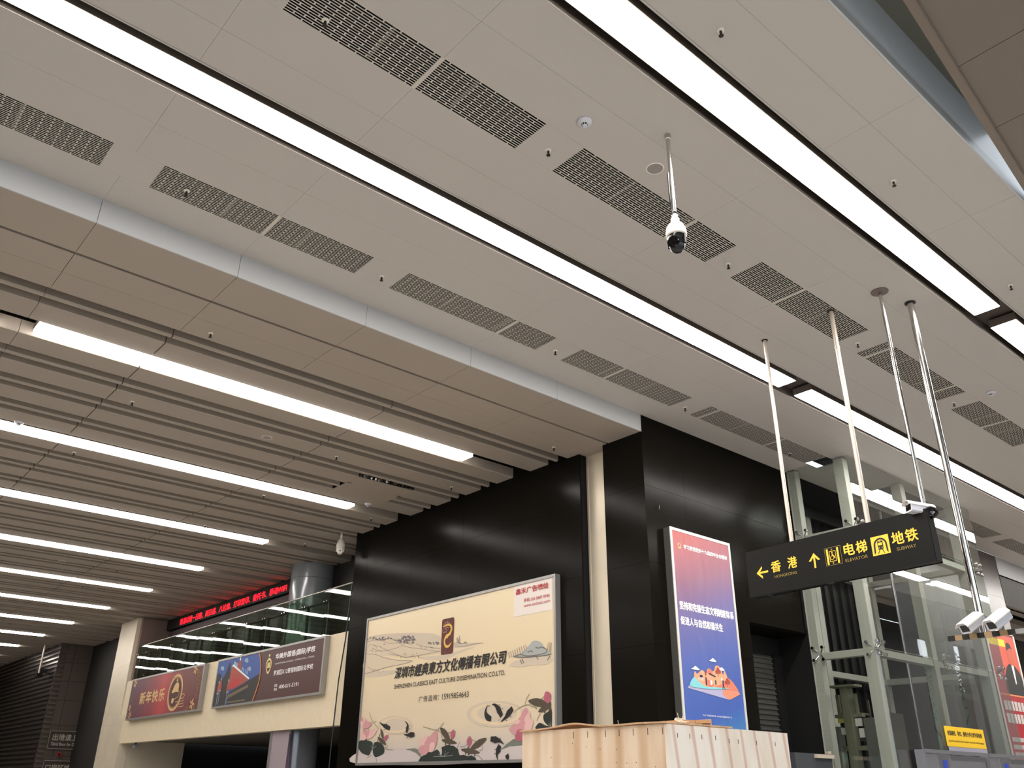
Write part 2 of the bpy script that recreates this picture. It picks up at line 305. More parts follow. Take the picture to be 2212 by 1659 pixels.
BOARD_ART=[('s','mist',1,[0.049,2.674,0.568,2.691,1.475,2.621,2.126,2.55,2.651,2.469,2.91,2.358,2.921,2.215,2.016,2.327,0.968,2.437,0.063,2.532]),('s','hill',2,[0.055,2.583,0.587,2.556,1.138,2.506,1.673,2.391,2.083,2.32,2.893,2.182,2.886,2.077,2.041,2.086,1.001,2.186,0.062,2.295]),('s','hill',2,[0.029,2.258,0.635,2.22,1.366,2.076,1.934,2.002,1.551,1.966,0.853,1.953,0.05,1.886]),('s','mist',1,[3.377,2.184,3.787,2.167,4.24,2.119,3.905,2.095,3.382,2.114]),('s','mist',1,[2.208,2.052,2.998,2.013,3.735,2.061,4.019,2.066,3.594,2.007,3.005,1.925,2.375,1.983]),('s','mist',1,[0.053,1.866,0.681,1.891,1.324,1.857,1.263,1.788,0.329,1.787]),('l','ink',3,[0.057,2.573,0.32,2.594,0.662,2.547,0.966,2.457,1.394,2.421,1.881,2.341],0.012),('l','ink',3,[0.141,2.524,0.607,2.417,1.099,2.252,1.462,2.142,1.707,2.091,2.204,2.089,2.899,2.102],0.012),('l','ink',3,[0.31,2.408,0.62,2.328,0.985,2.311,1.405,2.335,1.575,2.355],0.012),('l','ink',3,[0.995,2.234,1.427,2.145,1.674,2.084],0.012),('l','ink',3,[0.059,2.315,0.443,2.268,0.862,2.151,1.369,2.057,1.918,1.998,1.551,1.966,0.96,1.953,0.495,1.916,0.05,1.886],0.012),('l','ink',3,[0.141,2.033,0.42,1.923],0.012),('l','ink',3,[1.249,2.465,1.683,2.306,2.158,2.221,2.869,2.087],0.012),('l','ink',3,[3.38,2.132,3.732,2.113,3.932,2.126,4.295,2.113],0.012),('l','ink',3,[2.016,2.327,2.417,2.231,2.896,2.146],0.012),('l','ink',3,[3.347,2.188,3.555,2.175,3.787,2.159],0.012),('s','tree',3,[0.256,2.628,0.291,2.646,0.332,2.62,0.296,2.612]),('s','tree',3,[0.393,2.61,0.428,2.628,0.469,2.602,0.433,2.594]),('s','tree',3,[0.649,2.614,0.684,2.631,0.724,2.605,0.688,2.597]),('s','tree',3,[0.022,2.636,0.058,2.654,0.1,2.628,0.063,2.62]),('s','tree',3,[0.275,2.645,0.31,2.663,0.352,2.636,0.315,2.628]),('s','tree',3,[1.021,2.549,1.055,2.567,1.094,2.541,1.059,2.533]),('s','tree',3,[0.864,2.566,0.898,2.583,0.937,2.558,0.902,2.55]),('s','tree',3,[0.664,2.607,0.698,2.625,0.738,2.599,0.703,2.591]),('s','tree',3,[0.665,2.565,0.7,2.582,0.74,2.557,0.704,2.549]),('s','tree',3,[0.551,2.585,0.586,2.602,0.626,2.576,0.59,2.568]),('s','tree',3,[0.695,2.609,0.73,2.626,0.77,2.6,0.734,2.592]),('s','tree',3,[0.787,2.568,0.821,2.585,0.861,2.56,0.825,2.552]),('s','tree',3,[0.317,2.652,0.352,2.67,0.393,2.644,0.357,2.636]),('s','tree',3,[0.893,2.563,0.927,2.581,0.966,2.555,0.931,2.547]),('s','tree',3,[0.75,2.555,0.784,2.573,0.824,2.547,0.788,2.539]),('s','tree',3,[0.745,2.553,0.78,2.571,0.819,2.545,0.784,2.537]),('s','tree',3,[0.42,2.595,0.455,2.613,0.496,2.587,0.46,2.579]),('s','tree',3,[0.472,2.582,0.507,2.599,0.548,2.573,0.512,2.566]),('s','tree',3,[0.903,2.584,0.937,2.601,0.976,2.576,0.941,2.568]),('s','tree',3,[0.146,2.66,0.181,2.678,0.223,2.651,0.187,2.644]),('s','tree',3,[0.991,2.554,1.025,2.572,1.064,2.546,1.029,2.539]),('s','tree',3,[0.652,2.599,0.687,2.617,0.727,2.591,0.691,2.583]),('s','tree',3,[0.532,2.608,0.566,2.625,0.607,2.599,0.571,2.591]),('s','tree',3,[0.373,2.613,0.408,2.631,0.449,2.605,0.413,2.597]),('s','tree',3,[0.614,2.568,0.649,2.586,0.689,2.56,0.653,2.552]),('s','tree',3,[0.713,2.556,0.747,2.574,0.787,2.548,0.752,2.54]),('s','tree',3,[1.85,2.374,1.894,2.398,1.944,2.364,1.899,2.353]),('s','tree',3,[1.73,2.495,1.775,2.519,1.826,2.485,1.78,2.474]),('s','tree',3,[1.852,2.377,1.896,2.401,1.947,2.367,1.901,2.356]),('s','tree',3,[1.872,2.426,1.916,2.45,1.966,2.416,1.921,2.406]),('s','tree',3,[1.756,2.486,1.801,2.51,1.852,2.475,1.805,2.465]),('s','tree',3,[1.829,2.43,1.874,2.454,1.925,2.42,1.879,2.41]),('s','tree',3,[1.501,2.534,1.546,2.558,1.598,2.523,1.551,2.512]),('s','tree',3,[1.848,2.374,1.893,2.398,1.943,2.364,1.897,2.353]),('s','tree',3,[1.395,2.447,1.441,2.472,1.493,2.437,1.446,2.426]),('s','tree',3,[1.577,2.514,1.622,2.538,1.674,2.503,1.627,2.492]),('s','tree',3,[1.517,2.439,1.562,2.463,1.614,2.428,1.568,2.417]),('s','tree',3,[1.846,2.498,1.89,2.522,1.941,2.487,1.895,2.477]),('s','tree',3,[1.695,2.515,1.74,2.539,1.792,2.504,1.745,2.493]),('s','tree',3,[1.76,2.47,1.805,2.494,1.856,2.459,1.81,2.449]),('s','tree',3,[1.864,2.374,1.908,2.398,1.958,2.364,1.913,2.353]),('s','tree',3,[1.645,2.395,1.69,2.419,1.742,2.384,1.695,2.374]),('s','tree',3,[1.516,2.53,1.561,2.554,1.613,2.519,1.566,2.509]),('s','tree',3,[1.686,2.517,1.731,2.541,1.783,2.507,1.736,2.496]),('s','tree',3,[1.454,2.493,1.5,2.517,1.552,2.482,1.505,2.472]),('s','tree',3,[1.695,2.5,1.74,2.524,1.791,2.489,1.744,2.479]),('s','tree',3,[1.368,2.441,1.414,2.466,1.467,2.431,1.42,2.42]),('s','tree',3,[1.532,2.412,1.577,2.436,1.629,2.402,1.582,2.391]),('s','tree',3,[1.864,2.452,1.909,2.476,1.959,2.442,1.914,2.431]),('s','tree',3,[1.612,2.461,1.657,2.485,1.708,2.451,1.662,2.44]),('s','tree',3,[1.721,2.439,1.765,2.463,1.816,2.429,1.77,2.418]),('s','tree',3,[1.671,2.441,1.716,2.466,1.768,2.431,1.721,2.42]),('s','tree',3,[1.892,2.432,1.936,2.456,1.986,2.422,1.941,2.411]),('s','tree',3,[1.597,2.436,1.643,2.46,1.694,2.426,1.648,2.415]),('s','tree',3,[1.476,2.505,1.522,2.529,1.574,2.494,1.527,2.483]),('s','tree',3,[1.913,2.428,1.957,2.452,2.008,2.418,1.962,2.407]),('s','tree',3,[1.656,2.523,1.701,2.547,1.752,2.513,1.706,2.502]),('s','tree',3,[1.586,2.456,1.631,2.48,1.683,2.446,1.636,2.435]),('s','tree',3,[1.351,2.477,1.397,2.501,1.45,2.466,1.402,2.455]),('s','tree',3,[1.706,2.511,1.751,2.535,1.802,2.501,1.756,2.49]),('s','tree',3,[1.29,2.481,1.316,2.495,1.347,2.475,1.32,2.469]),('s','tree',3,[1.304,2.484,1.331,2.498,1.361,2.478,1.334,2.471]),('s','tree',3,[1.314,2.468,1.34,2.482,1.371,2.462,1.343,2.456]),('s','tree',3,[1.115,2.515,1.141,2.529,1.172,2.509,1.145,2.503]),('s','tree',3,[1.306,2.46,1.332,2.474,1.363,2.454,1.336,2.448]),('s','tree',3,[1.182,2.493,1.209,2.507,1.24,2.487,1.212,2.481]),('s','tree',3,[1.279,2.488,1.306,2.502,1.336,2.482,1.309,2.475]),('s','tree',3,[1.214,2.495,1.241,2.509,1.271,2.489,1.244,2.483]),('s','tree',3,[2.54,2.282,2.567,2.297,2.598,2.276,2.57,2.269]),('s','tree',3,[2.504,2.295,2.531,2.31,2.562,2.289,2.534,2.282]),('s','tree',3,[2.743,2.286,2.77,2.301,2.8,2.28,2.772,2.273]),('s','tree',3,[2.643,2.264,2.67,2.279,2.7,2.258,2.672,2.252]),('s','tree',3,[2.508,2.302,2.536,2.317,2.566,2.296,2.538,2.289]),('s','tree',3,[2.76,2.274,2.787,2.289,2.817,2.268,2.789,2.262]),('s','tree',3,[2.446,2.299,2.473,2.314,2.504,2.293,2.476,2.286]),('s','tree',3,[2.706,2.286,2.733,2.301,2.763,2.28,2.735,2.273]),('s','tree',3,[2.515,2.296,2.542,2.311,2.573,2.29,2.545,2.283]),('s','tree',3,[2.776,2.264,2.803,2.279,2.832,2.258,2.805,2.251]),('s','tree',3,[2.786,2.275,2.813,2.29,2.842,2.269,2.815,2.262]),('s','tree',3,[2.524,2.281,2.551,2.296,2.581,2.275,2.553,2.268]),('s','tree',3,[2.802,2.26,2.828,2.275,2.858,2.255,2.831,2.248]),('s','tree',3,[2.464,2.311,2.491,2.326,2.522,2.305,2.494,2.298]),('s','tree',3,[2.621,2.291,2.648,2.306,2.678,2.285,2.65,2.278]),('s','tree',3,[2.764,2.247,2.791,2.262,2.82,2.241,2.793,2.234]),('s','tree',3,[2.443,2.306,2.471,2.321,2.501,2.3,2.473,2.293]),('s','tree',3,[2.763,2.256,2.79,2.271,2.82,2.25,2.792,2.243]),('s','tree',3,[3.69,2.186,3.707,2.195,3.725,2.182,3.708,2.178]),('s','tree',3,[3.411,2.217,3.428,2.227,3.447,2.213,3.429,2.209]),('s','tree',3,[3.685,2.188,3.702,2.198,3.72,2.184,3.703,2.18]),('s','tree',3,[3.501,2.204,3.519,2.214,3.537,2.2,3.52,2.196]),('s','tree',3,[3.532,2.201,3.549,2.211,3.567,2.197,3.55,2.193]),('s','tree',3,[3.737,2.186,3.753,2.195,3.771,2.182,3.754,2.178]),('s','tree',3,[3.36,2.205,3.377,2.215,3.396,2.201,3.378,2.197]),('s','tree',3,[3.721,2.166,3.738,2.175,3.756,2.162,3.739,2.158]),('s','tree',3,[3.539,2.186,3.556,2.196,3.574,2.182,3.557,2.178]),('s','tree',3,[3.74,2.184,3.756,2.193,3.774,2.18,3.757,2.176]),('s','tree',3,[2.005,2.053,2.023,2.063,2.045,2.049,2.025,2.045]),('s','tree',3,[1.94,2.094,1.959,2.104,1.98,2.09,1.961,2.085]),('s','tree',3,[1.659,2.14,1.678,2.151,1.7,2.137,1.68,2.132]),('s','tree',3,[1.609,2.176,1.628,2.186,1.65,2.172,1.631,2.167]),('s','tree',3,[1.883,2.125,1.902,2.135,1.923,2.121,1.904,2.116]),('s','tree',3,[2.043,2.136,2.062,2.146,2.083,2.132,2.064,2.127]),('s','tree',3,[2.118,2.058,2.137,2.068,2.158,2.054,2.139,2.05]),('s','tree',3,[2.135,2.034,2.154,2.045,2.175,2.031,2.156,2.026]),('s','tree',3,[2.114,2.071,2.133,2.081,2.154,2.067,2.135,2.063]),('s','tree',3,[1.455,2.115,1.474,2.125,1.496,2.111,1.476,2.106]),('s','tree',3,[1.57,2.154,1.589,2.164,1.611,2.15,1.591,2.145]),('s','tree',3,[1.94,2.093,1.959,2.104,1.98,2.089,1.961,2.085]),('s','tree',3,[0.447,2.327,0.468,2.338,0.492,2.322,0.471,2.317]),('s','tree',3,[0.611,2.415,0.631,2.426,0.655,2.41,0.634,2.406]),('s','tree',3,[0.298,2.355,0.319,2.366,0.344,2.351,0.322,2.346]),('s','tree',3,[0.5,2.349,0.521,2.36,0.545,2.344,0.524,2.34]),('s','tree',3,[0.371,2.465,0.392,2.476,0.417,2.46,0.395,2.456]),('s','tree',3,[0.553,2.338,0.574,2.348,0.598,2.333,0.576,2.328]),('s','tree',3,[0.221,2.375,0.242,2.386,0.267,2.371,0.245,2.366]),('s','tree',3,[0.896,2.305,0.917,2.316,0.94,2.301,0.919,2.296]),('s','tree',3,[0.791,2.455,0.811,2.465,0.835,2.45,0.814,2.445]),('s','tree',3,[0.638,2.321,0.659,2.332,0.683,2.317,0.662,2.312]),('s','tree',3,[0.094,2.481,0.115,2.491,0.141,2.476,0.119,2.471]),('s','tree',3,[0.304,2.414,0.325,2.424,0.349,2.409,0.328,2.404]),('s','tree',3,[0.443,2.409,0.464,2.42,0.489,2.404,0.467,2.4]),('s','tree',3,[0.749,2.46,0.77,2.471,0.793,2.455,0.772,2.451]),('s','tree',3,[0.404,1.941,0.421,1.95,0.442,1.937,0.424,1.933]),('s','tree',3,[0.458,1.942,0.475,1.951,0.496,1.938,0.478,1.934]),('s','tree',3,[1.119,1.813,1.135,1.822,1.155,1.81,1.138,1.806]),('s','tree',3,[0.434,1.902,0.451,1.911,0.472,1.899,0.454,1.895]),('s','tree',3,[0.611,1.905,0.628,1.914,0.648,1.902,0.63,1.898]),('s','tree',3,[0.643,1.871,0.66,1.88,0.68,1.868,0.662,1.864]),('s','tree',3,[0.82,1.884,0.837,1.893,0.856,1.881,0.839,1.876]),('s','tree',3,[0.514,1.912,0.531,1.921,0.551,1.909,0.533,1.905]),('s','tree',3,[2.211,2.23,2.229,2.24,2.25,2.226,2.231,2.221]),('s','tree',3,[2.556,2.207,2.574,2.217,2.594,2.203,2.575,2.199]),('s','tree',3,[2.182,2.26,2.201,2.27,2.222,2.256,2.202,2.252]),('s','tree',3,[2.358,2.211,2.376,2.221,2.397,2.207,2.378,2.203]),('s','tree',3,[2.594,2.203,2.612,2.213,2.632,2.199,2.614,2.195]),('s','tree',3,[2.606,2.185,2.624,2.195,2.644,2.181,2.626,2.176]),('s','tree',3,[2.391,2.225,2.409,2.235,2.429,2.221,2.411,2.216]),('l','tree',3,[1.466,2.404,1.461,2.566],0.016),('l','tree',3,[1.605,2.389,1.601,2.55],0.016),('l','tree',3,[1.777,2.371,1.773,2.531],0.016),('l','tree',3,[3.509,2.197,3.464,2.306],0.012),('l','tree',3,[3.494,2.198,3.539,2.333],0.012),('l','tree',3,[3.48,2.2,3.429,2.301],0.012),('l','tree',3,[3.539,2.194,3.549,2.271],0.012),('s','rock',2,[5.174,1.769,5.423,1.827,5.595,1.92,5.741,1.999,5.932,1.947,6.049,1.827,6.187,1.745,6.187,1.71,5.716,1.729]),('s','mist',1,[5.075,1.638,5.375,1.706,6.175,1.693,6.116,1.562,5.716,1.582,5.351,1.575]),('l','tree',3,[5.174,1.772,5.374,1.793,5.547,1.752,5.836,1.74,6.072,1.764,6.049,1.827,5.932,1.87],0.02),('l','tree',3,[5.571,1.813,5.668,1.827,5.716,1.798],0.02),('l','tree',3,[5.789,1.885,5.86,1.854,5.932,1.87],0.02),('l','tree',3,[5.224,1.767,5.473,1.736,5.954,1.714,6.187,1.722],0.02),('l','tree',3,[5.375,1.706,5.425,1.623],0.02),('l','tree',3,[5.424,1.717,5.474,1.634],0.02),('l','tree',3,[5.812,1.712,5.859,1.661],0.02),('l','tree',3,[6.164,1.694,6.093,1.624],0.02),('l','ink',3,[5.073,1.766,5.04,1.865],0.016),('l','ink',3,[5.133,1.773,5.101,1.876],0.016),('l','ink',3,[5.194,1.781,5.162,1.887],0.016),('l','ink',3,[5.254,1.789,5.223,1.899],0.016),('l','ink',3,[5.314,1.796,5.283,1.91],0.016),('l','ink',3,[5.374,1.804,5.343,1.921],0.016),('l','ink',3,[5.433,1.811,5.403,1.932],0.016),('l','ink',3,[5.493,1.819,5.462,1.943],0.016),('l','ink',3,[5.551,1.826,5.521,1.954],0.016),('l','ink',3,[6.095,1.761,6.125,1.927],0.014),('l','ink',3,[6.141,1.757,6.171,1.922],0.014),('l','ink',3,[6.176,1.753,6.206,1.918],0.014),('s','mist',1,[2.051,0.729,2.012,0.665,1.886,0.614,1.69,0.584,1.451,0.578,1.204,0.6,0.988,0.646,0.836,0.709,0.775,0.78,0.816,0.847,0.953,0.9,1.161,0.929,1.407,0.931,1.652,0.906,1.859,0.859,1.998,0.797]),('s','paper',2,[1.966,0.732,1.932,0.678,1.823,0.636,1.653,0.61,1.448,0.606,1.236,0.625,1.05,0.663,0.92,0.717,0.869,0.776,0.904,0.832,1.021,0.876,1.2,0.901,1.411,0.903,1.621,0.882,1.8,0.842,1.92,0.79]),('s','mist',3,[1.885,0.744,1.858,0.702,1.772,0.668,1.637,0.648,1.474,0.645,1.307,0.66,1.161,0.691,1.06,0.733,1.02,0.779,1.048,0.823,1.139,0.857,1.28,0.877,1.446,0.878,1.612,0.862,1.753,0.831,1.849,0.789]),('s','mist',1,[5.516,0.772,5.457,0.692,5.288,0.629,5.029,0.593,4.716,0.588,4.392,0.618,4.108,0.678,3.912,0.761,3.839,0.854,3.903,0.94,4.093,1.005,4.376,1.039,4.703,1.037,5.021,1.001,5.284,0.938,5.456,0.858]),('s','paper',2,[5.407,0.777,5.356,0.71,5.209,0.657,4.985,0.627,4.715,0.624,4.437,0.649,4.194,0.7,4.027,0.77,3.965,0.847,4.02,0.919,4.182,0.974,4.424,1.002,4.704,1.001,4.978,0.971,5.205,0.918,5.354,0.85]),('s','mist',3,[5.304,0.793,5.264,0.74,5.146,0.699,4.969,0.675,4.755,0.673,4.536,0.693,4.346,0.734,4.216,0.789,4.168,0.849,4.211,0.905,4.338,0.947,4.527,0.97,4.747,0.969,4.963,0.946,5.143,0.904,5.262,0.851]),('s','pale',1,[0.036,0.031,-0.001,0.247,1.244,0.293,2.287,0.284,3.783,0.188,3.794,-0.009]),('s','pale',1,[3.222,0.029,3.202,0.308,4.141,0.337,5.012,0.304,5.467,0.263,5.469,0.016]),('s','leaf',4,[0.038,0.464,0.224,0.505,0.491,0.473,0.603,0.435,0.606,0.321,0.518,0.202,0.418,0.197,0.207,0.243,0.058,0.34]),('s','leaf',4,[0.634,0.327,0.669,0.433,0.808,0.45,0.954,0.411,1.06,0.339,1.088,0.241,0.985,0.187,0.767,0.152,0.658,0.221]),('p','leaf',5,[2.335,0.05,2.414,0.13,2.569,0.173,2.687,0.216,2.83,0.22,2.946,0.259,3.02,0.216,3.085,0.132,3.115,0.201,3.089,0.291,3.268,0.323,3.475,0.308,3.614,0.242,3.658,0.141,3.786,0.139,3.792,0.031]),('p','leaf',5,[3.201,0.319,3.317,0.327,3.493,0.29,3.631,0.202,3.663,0.149,3.629,0.087,3.784,0.147,3.934,0.115,4.024,0.132,4.152,0.089,4.176,0.043,3.22,0.055]),('p','greyleaf',4,[1.85,0.28,2.186,0.292,2.34,0.256,2.556,0.186,2.396,0.192,2.423,0.112,2.245,0.205,2.038,0.256]),('p','greyleaf',4,[4.866,0.21,5.012,0.294,5.193,0.369,5.502,0.395,5.502,0.272,5.342,0.266,5.112,0.262,4.963,0.226]),('s','leaf',4,[6.194,0.812,6.099,0.778,5.993,0.734,5.996,0.646,6.066,0.584,6.156,0.535,6.189,0.527]),('s','leaf',4,[5.787,0.522,5.842,0.594,5.912,0.61,6.035,0.566,6.171,0.53,6.05,0.517]),('l','vein',6,[0.629,0.32,0.534,0.379],0.012),('l','vein',6,[0.629,0.32,0.765,0.36],0.012),('l','vein',6,[0.629,0.32,0.525,0.252],0.012),('l','vein',6,[3.179,0.124,3.001,0.165],0.012),('l','vein',6,[3.179,0.124,3.323,0.197],0.012),('l','vein',6,[3.179,0.124,2.838,0.129],0.012),('l','vein',6,[3.179,0.124,3.463,0.144],0.012),('l','vein',6,[3.179,0.124,3.229,0.224],0.012),('l','vein',6,[6.179,0.537,6.112,0.592],0.012),('l','vein',6,[6.179,0.537,6.158,0.619],0.012),('v','stem',6,[0.885,0.704,1.026,0.491],0.04575),('v','stem',6,[0.79,0.536,1.151,0.382],0.04875),('v','stem',6,[3.017,0.64,3.353,0.419],0.06975),('v','stem',6,[3.079,0.418,3.573,0.353],0.04575),('v','stem',6,[3.701,0.235,4.278,0.171],0.048),('v','stem',6,[3.986,0.239,4.463,0.409],0.06825),('v','stem',6,[5.599,0.984,6.108,0.903],0.07275000000000001),('v','stem',6,[5.858,0.792,6.195,0.898],0.05474999999999999),('l','stem',5,[0.795,0.444,0.825,0.528,0.884,0.611],0.02),('l','stem',5,[3.21,0.327,3.188,0.469],0.03),('l','stem',5,[3.337,0.324,3.409,0.437],0.035),('l','stem',5,[2.674,0.223,2.67,0.262],0.05),('l','stem',5,[0.343,0.492,0.335,0.543],0.04),('l','stem',5,[0.952,0.425,1.055,0.479],0.03),('l','stem',5,[3.942,0.134,3.925,0.28],0.05),('l','stem',5,[3.858,0.146,3.836,0.209],0.03),('l','stem',5,[4.115,0.11,4.147,0.202],0.03),('l','stem',5,[6.152,0.795,6.154,0.932],0.06),('l','stem',5,[6.037,0.761,5.976,0.833],0.03),('l','twig',4,[5.22,0.807,5.303,0.859,5.434,0.902,5.548,0.921,5.668,0.912],0.014),('l','twig',4,[5.548,0.921,5.515,0.949,5.555,1.028,5.631,1.104],0.014),('l','twig',4,[5.66,0.885,5.756,0.875,5.827,0.831,5.756,0.925],0.014),('l','twig',4,[5.819,0.649,5.866,0.72,5.916,0.757],0.014),('l','twig',4,[5.914,0.981,6.009,1.035],0.014),('l','twig',4,[4.02,0.404,4.158,0.358],0.014),('l','twig',4,[3.664,0.286,3.777,0.284,3.904,0.323],0.014),('l','twig',4,[3.571,0.257,3.659,0.371],0.014),('l','twig',4,[4.255,0.211,4.334,0.219,4.339,0.312],0.014),('l','twig',4,[4.169,0.13,4.259,0.108,4.359,0.045],0.014),('l','twig',4,[0.383,1.049,0.446,0.962,0.581,0.839,0.805,0.711],0.014),('l','twig',4,[0.581,0.839,0.692,0.863],0.014),('l','twig',4,[2.442,0.686,2.673,0.641,2.918,0.609,3.126,0.729],0.014),('l','twig',4,[2.918,0.609,3.046,0.549,3.101,0.446],0.014),('l','twig',4,[1.092,0.31,1.245,0.29,1.413,0.278],0.014),('l','twig',4,[0.831,0.057,0.766,0.156],0.014),('l','twig',4,[0.427,0.14,0.591,0.194],0.014),('l','twig',4,[1.105,0.317,1.207,0.37],0.014),('l','twig',4,[3.275,0.544,3.527,0.554],0.014),('v','petal2',7,[0.183,0.76,0.05,0.992],0.0576),('v','petal',7,[0.183,0.76,0.247,0.953],0.052000000000000005),('v','petal2',7,[0.183,0.76,0.539,0.829],0.0656),('v','petal',7,[0.183,0.76,0.049,0.888],0.0576),('v','petal2',7,[0.183,0.76,0.325,0.893],0.0576),('v','petal2',7,[0.336,0.536,0.185,0.748],0.0656),('v','petal',7,[0.336,0.536,0.75,0.695],0.0864),('v','petal2',7,[0.336,0.536,0.431,0.714],0.0632),('v','petal',7,[0.336,0.536,0.065,0.627],0.0576),('v','petal2',7,[0.336,0.536,0.364,0.694],0.072),('v','petal',7,[0.336,0.536,0.127,0.556],0.0576),('v','petal2',7,[2.673,0.229,2.915,0.578],0.1432),('v','petal',7,[2.673,0.229,2.508,0.514],0.0864),('v','petal2',7,[2.673,0.229,2.641,0.508],0.09200000000000001),('v','petal',7,[2.673,0.229,2.299,0.466],0.0864),('v','petal2',7,[2.673,0.229,2.309,0.27],0.1008),('v','petal',7,[2.673,0.229,2.866,0.364],0.0944),('v','petal2',7,[2.673,0.229,2.542,0.41],0.0944),('v','petal2',7,[5.501,0.513,5.532,0.879],0.13360000000000002),('v','petal',7,[5.501,0.513,5.641,0.803],0.08000000000000002),('v','petal2',7,[5.501,0.513,5.358,0.721],0.0968),('v','petal',7,[5.501,0.513,5.232,0.671],0.08000000000000002),('v','petal2',7,[5.501,0.513,5.091,0.541],0.0968),('v','petal',7,[5.501,0.513,5.727,0.659],0.0968),('v','petal2',7,[5.501,0.513,5.325,0.607],0.10880000000000001),('v','bud',7,[1.028,0.472,1.206,0.568],0.0488),('v','bud',7,[3.398,0.434,3.468,0.591],0.072),('v','bud',7,[3.953,0.274,3.956,0.462],0.08000000000000002),('v','bud',7,[6.139,0.921,6.053,1.109],0.10160000000000001),('v','bud',7,[5.259,0.377,5.493,0.487],0.10880000000000001),('f','black',8,[0.838,0.835,0.959,0.777,1.089,0.739,1.252,0.695],0.1),('f','black',8,[1.789,0.818,1.885,0.756,1.893,0.687,1.867,0.595],0.085),('f','black',8,[1.777,0.561,1.903,0.546,2.032,0.548,2.155,0.547],0.1),('f','black',8,[4.953,0.294,4.842,0.354,4.722,0.378,4.579,0.395],0.11),('f','black',8,[4.786,0.044,4.763,0.13,4.795,0.199,4.844,0.281],0.12),('f','black',8,[5.067,0.038,5.058,0.075,5.035,0.125],0.12),('f','black',8,[4.478,0.981,4.427,0.904,4.423,0.83,4.482,0.764,4.586,0.733],0.12),('f','black',8,[4.599,0.982,4.696,0.964,4.794,0.88,4.883,0.764],0.12),('f','black',8,[4.86,0.673,4.978,0.731,5.07,0.804,5.186,0.883],0.12),('p','black',8,[1.093,0.791,1.142,0.797,1.128,0.777]),('p','black',8,[1.003,0.681,1.052,0.687,1.037,0.667]),('p','black',8,[1.933,0.727,1.979,0.732,1.965,0.713]),('p','black',8,[1.939,0.665,1.985,0.67,1.971,0.651]),('p','black',8,[1.812,0.683,1.859,0.689,1.845,0.67]),('p','black',8,[1.979,0.591,2.024,0.597,2.01,0.578]),('p','black',8,[2.001,0.499,2.047,0.505,2.033,0.486]),('p','black',8,[1.885,0.503,1.931,0.508,1.917,0.489]),('p','black',8,[4.701,0.435,4.746,0.441,4.731,0.42]),('p','black',8,[4.675,0.325,4.72,0.332,4.705,0.311]),('p','black',8,[4.828,0.392,4.872,0.399,4.857,0.378]),('p','black',8,[4.695,0.222,4.74,0.228,4.725,0.208]),('p','black',8,[4.833,0.183,4.877,0.19,4.862,0.17]),('p','black',8,[4.685,0.151,4.73,0.158,4.715,0.138]),('p','black',8,[4.79,0.967,4.835,0.973,4.82,0.952]),('p','black',8,[4.875,0.9,4.92,0.905,4.904,0.885]),('p','black',8,[4.738,0.831,4.783,0.836,4.768,0.816]),('p','black',8,[5.013,0.845,5.057,0.851,5.042,0.83]),('p','black',8,[5.116,0.745,5.159,0.751,5.144,0.731]),('p','black',8,[5.002,0.689,5.046,0.695,5.031,0.675]),('p','black',8,[4.488,0.965,4.534,0.97,4.518,0.949]),('p','black',8,[4.785,0.707,4.83,0.713,4.815,0.692]),('w','gold',5,[2.975,2.57,3.073,2.592,3.188,2.59,3.259,2.533,3.253,2.46,3.196,2.4,3.095,2.36,3.044,2.302,3.047,2.235,3.103,2.169,3.206,2.171,3.286,2.234],[0.021,0.036,0.047,0.057,0.054,0.06,0.063,0.044,0.046,0.052,0.046,0.006]),('p','gold',5,[3.272,2.561,3.29,2.523,3.26,2.52]),('p','gold',5,[3.286,2.487,3.294,2.468,3.259,2.46]),('p','gold',5,[3.241,2.42,3.239,2.368,3.201,2.4]),('p','gold',5,[3.086,2.407,3.138,2.407,3.109,2.374]),('p','gold',5,[3.052,2.374,3.099,2.375,3.07,2.342]),('p','gold',5,[3.028,2.34,3.07,2.342,3.041,2.309]),('p','gold',5,[3.153,2.345,3.139,2.319,3.101,2.344]),('p','gold',5,[3.105,2.151,3.122,2.132,3.156,2.152]),('p','gold',5,[3.224,2.211,3.202,2.231,3.266,2.194]),('l','gold2',5,[2.988,2.608,3.049,2.638,3.136,2.661],0.014),('l','gold2',5,[3.113,2.617,3.142,2.645,3.191,2.62],0.014),('l','gold2',5,[3.034,2.547,3.091,2.553,3.139,2.541,3.181,2.53],0.014),('l','gold2',5,[3.025,2.53,3.089,2.51,3.112,2.477,3.082,2.462],0.014),('l','gold2',5,[2.972,2.536,2.965,2.488,2.989,2.448,3.061,2.464,3.095,2.436],0.014)]

# ================================================================ SETTING
H, ZL = 7.6, 7.30                       # high hall ceiling, low hall ceiling
XW, YP = 10.73, 9.0                     # granite wall with the advert board, wall with the poster
mb = MB(); mb.box(-14, 62, -6, 64, -.2, 0); mb.box(62, 130, -30, 16, -.2, 0); mb.box(-60, 62, -60, -6, -.2, 0); struct(mb.build('floor', M_FLOOR))

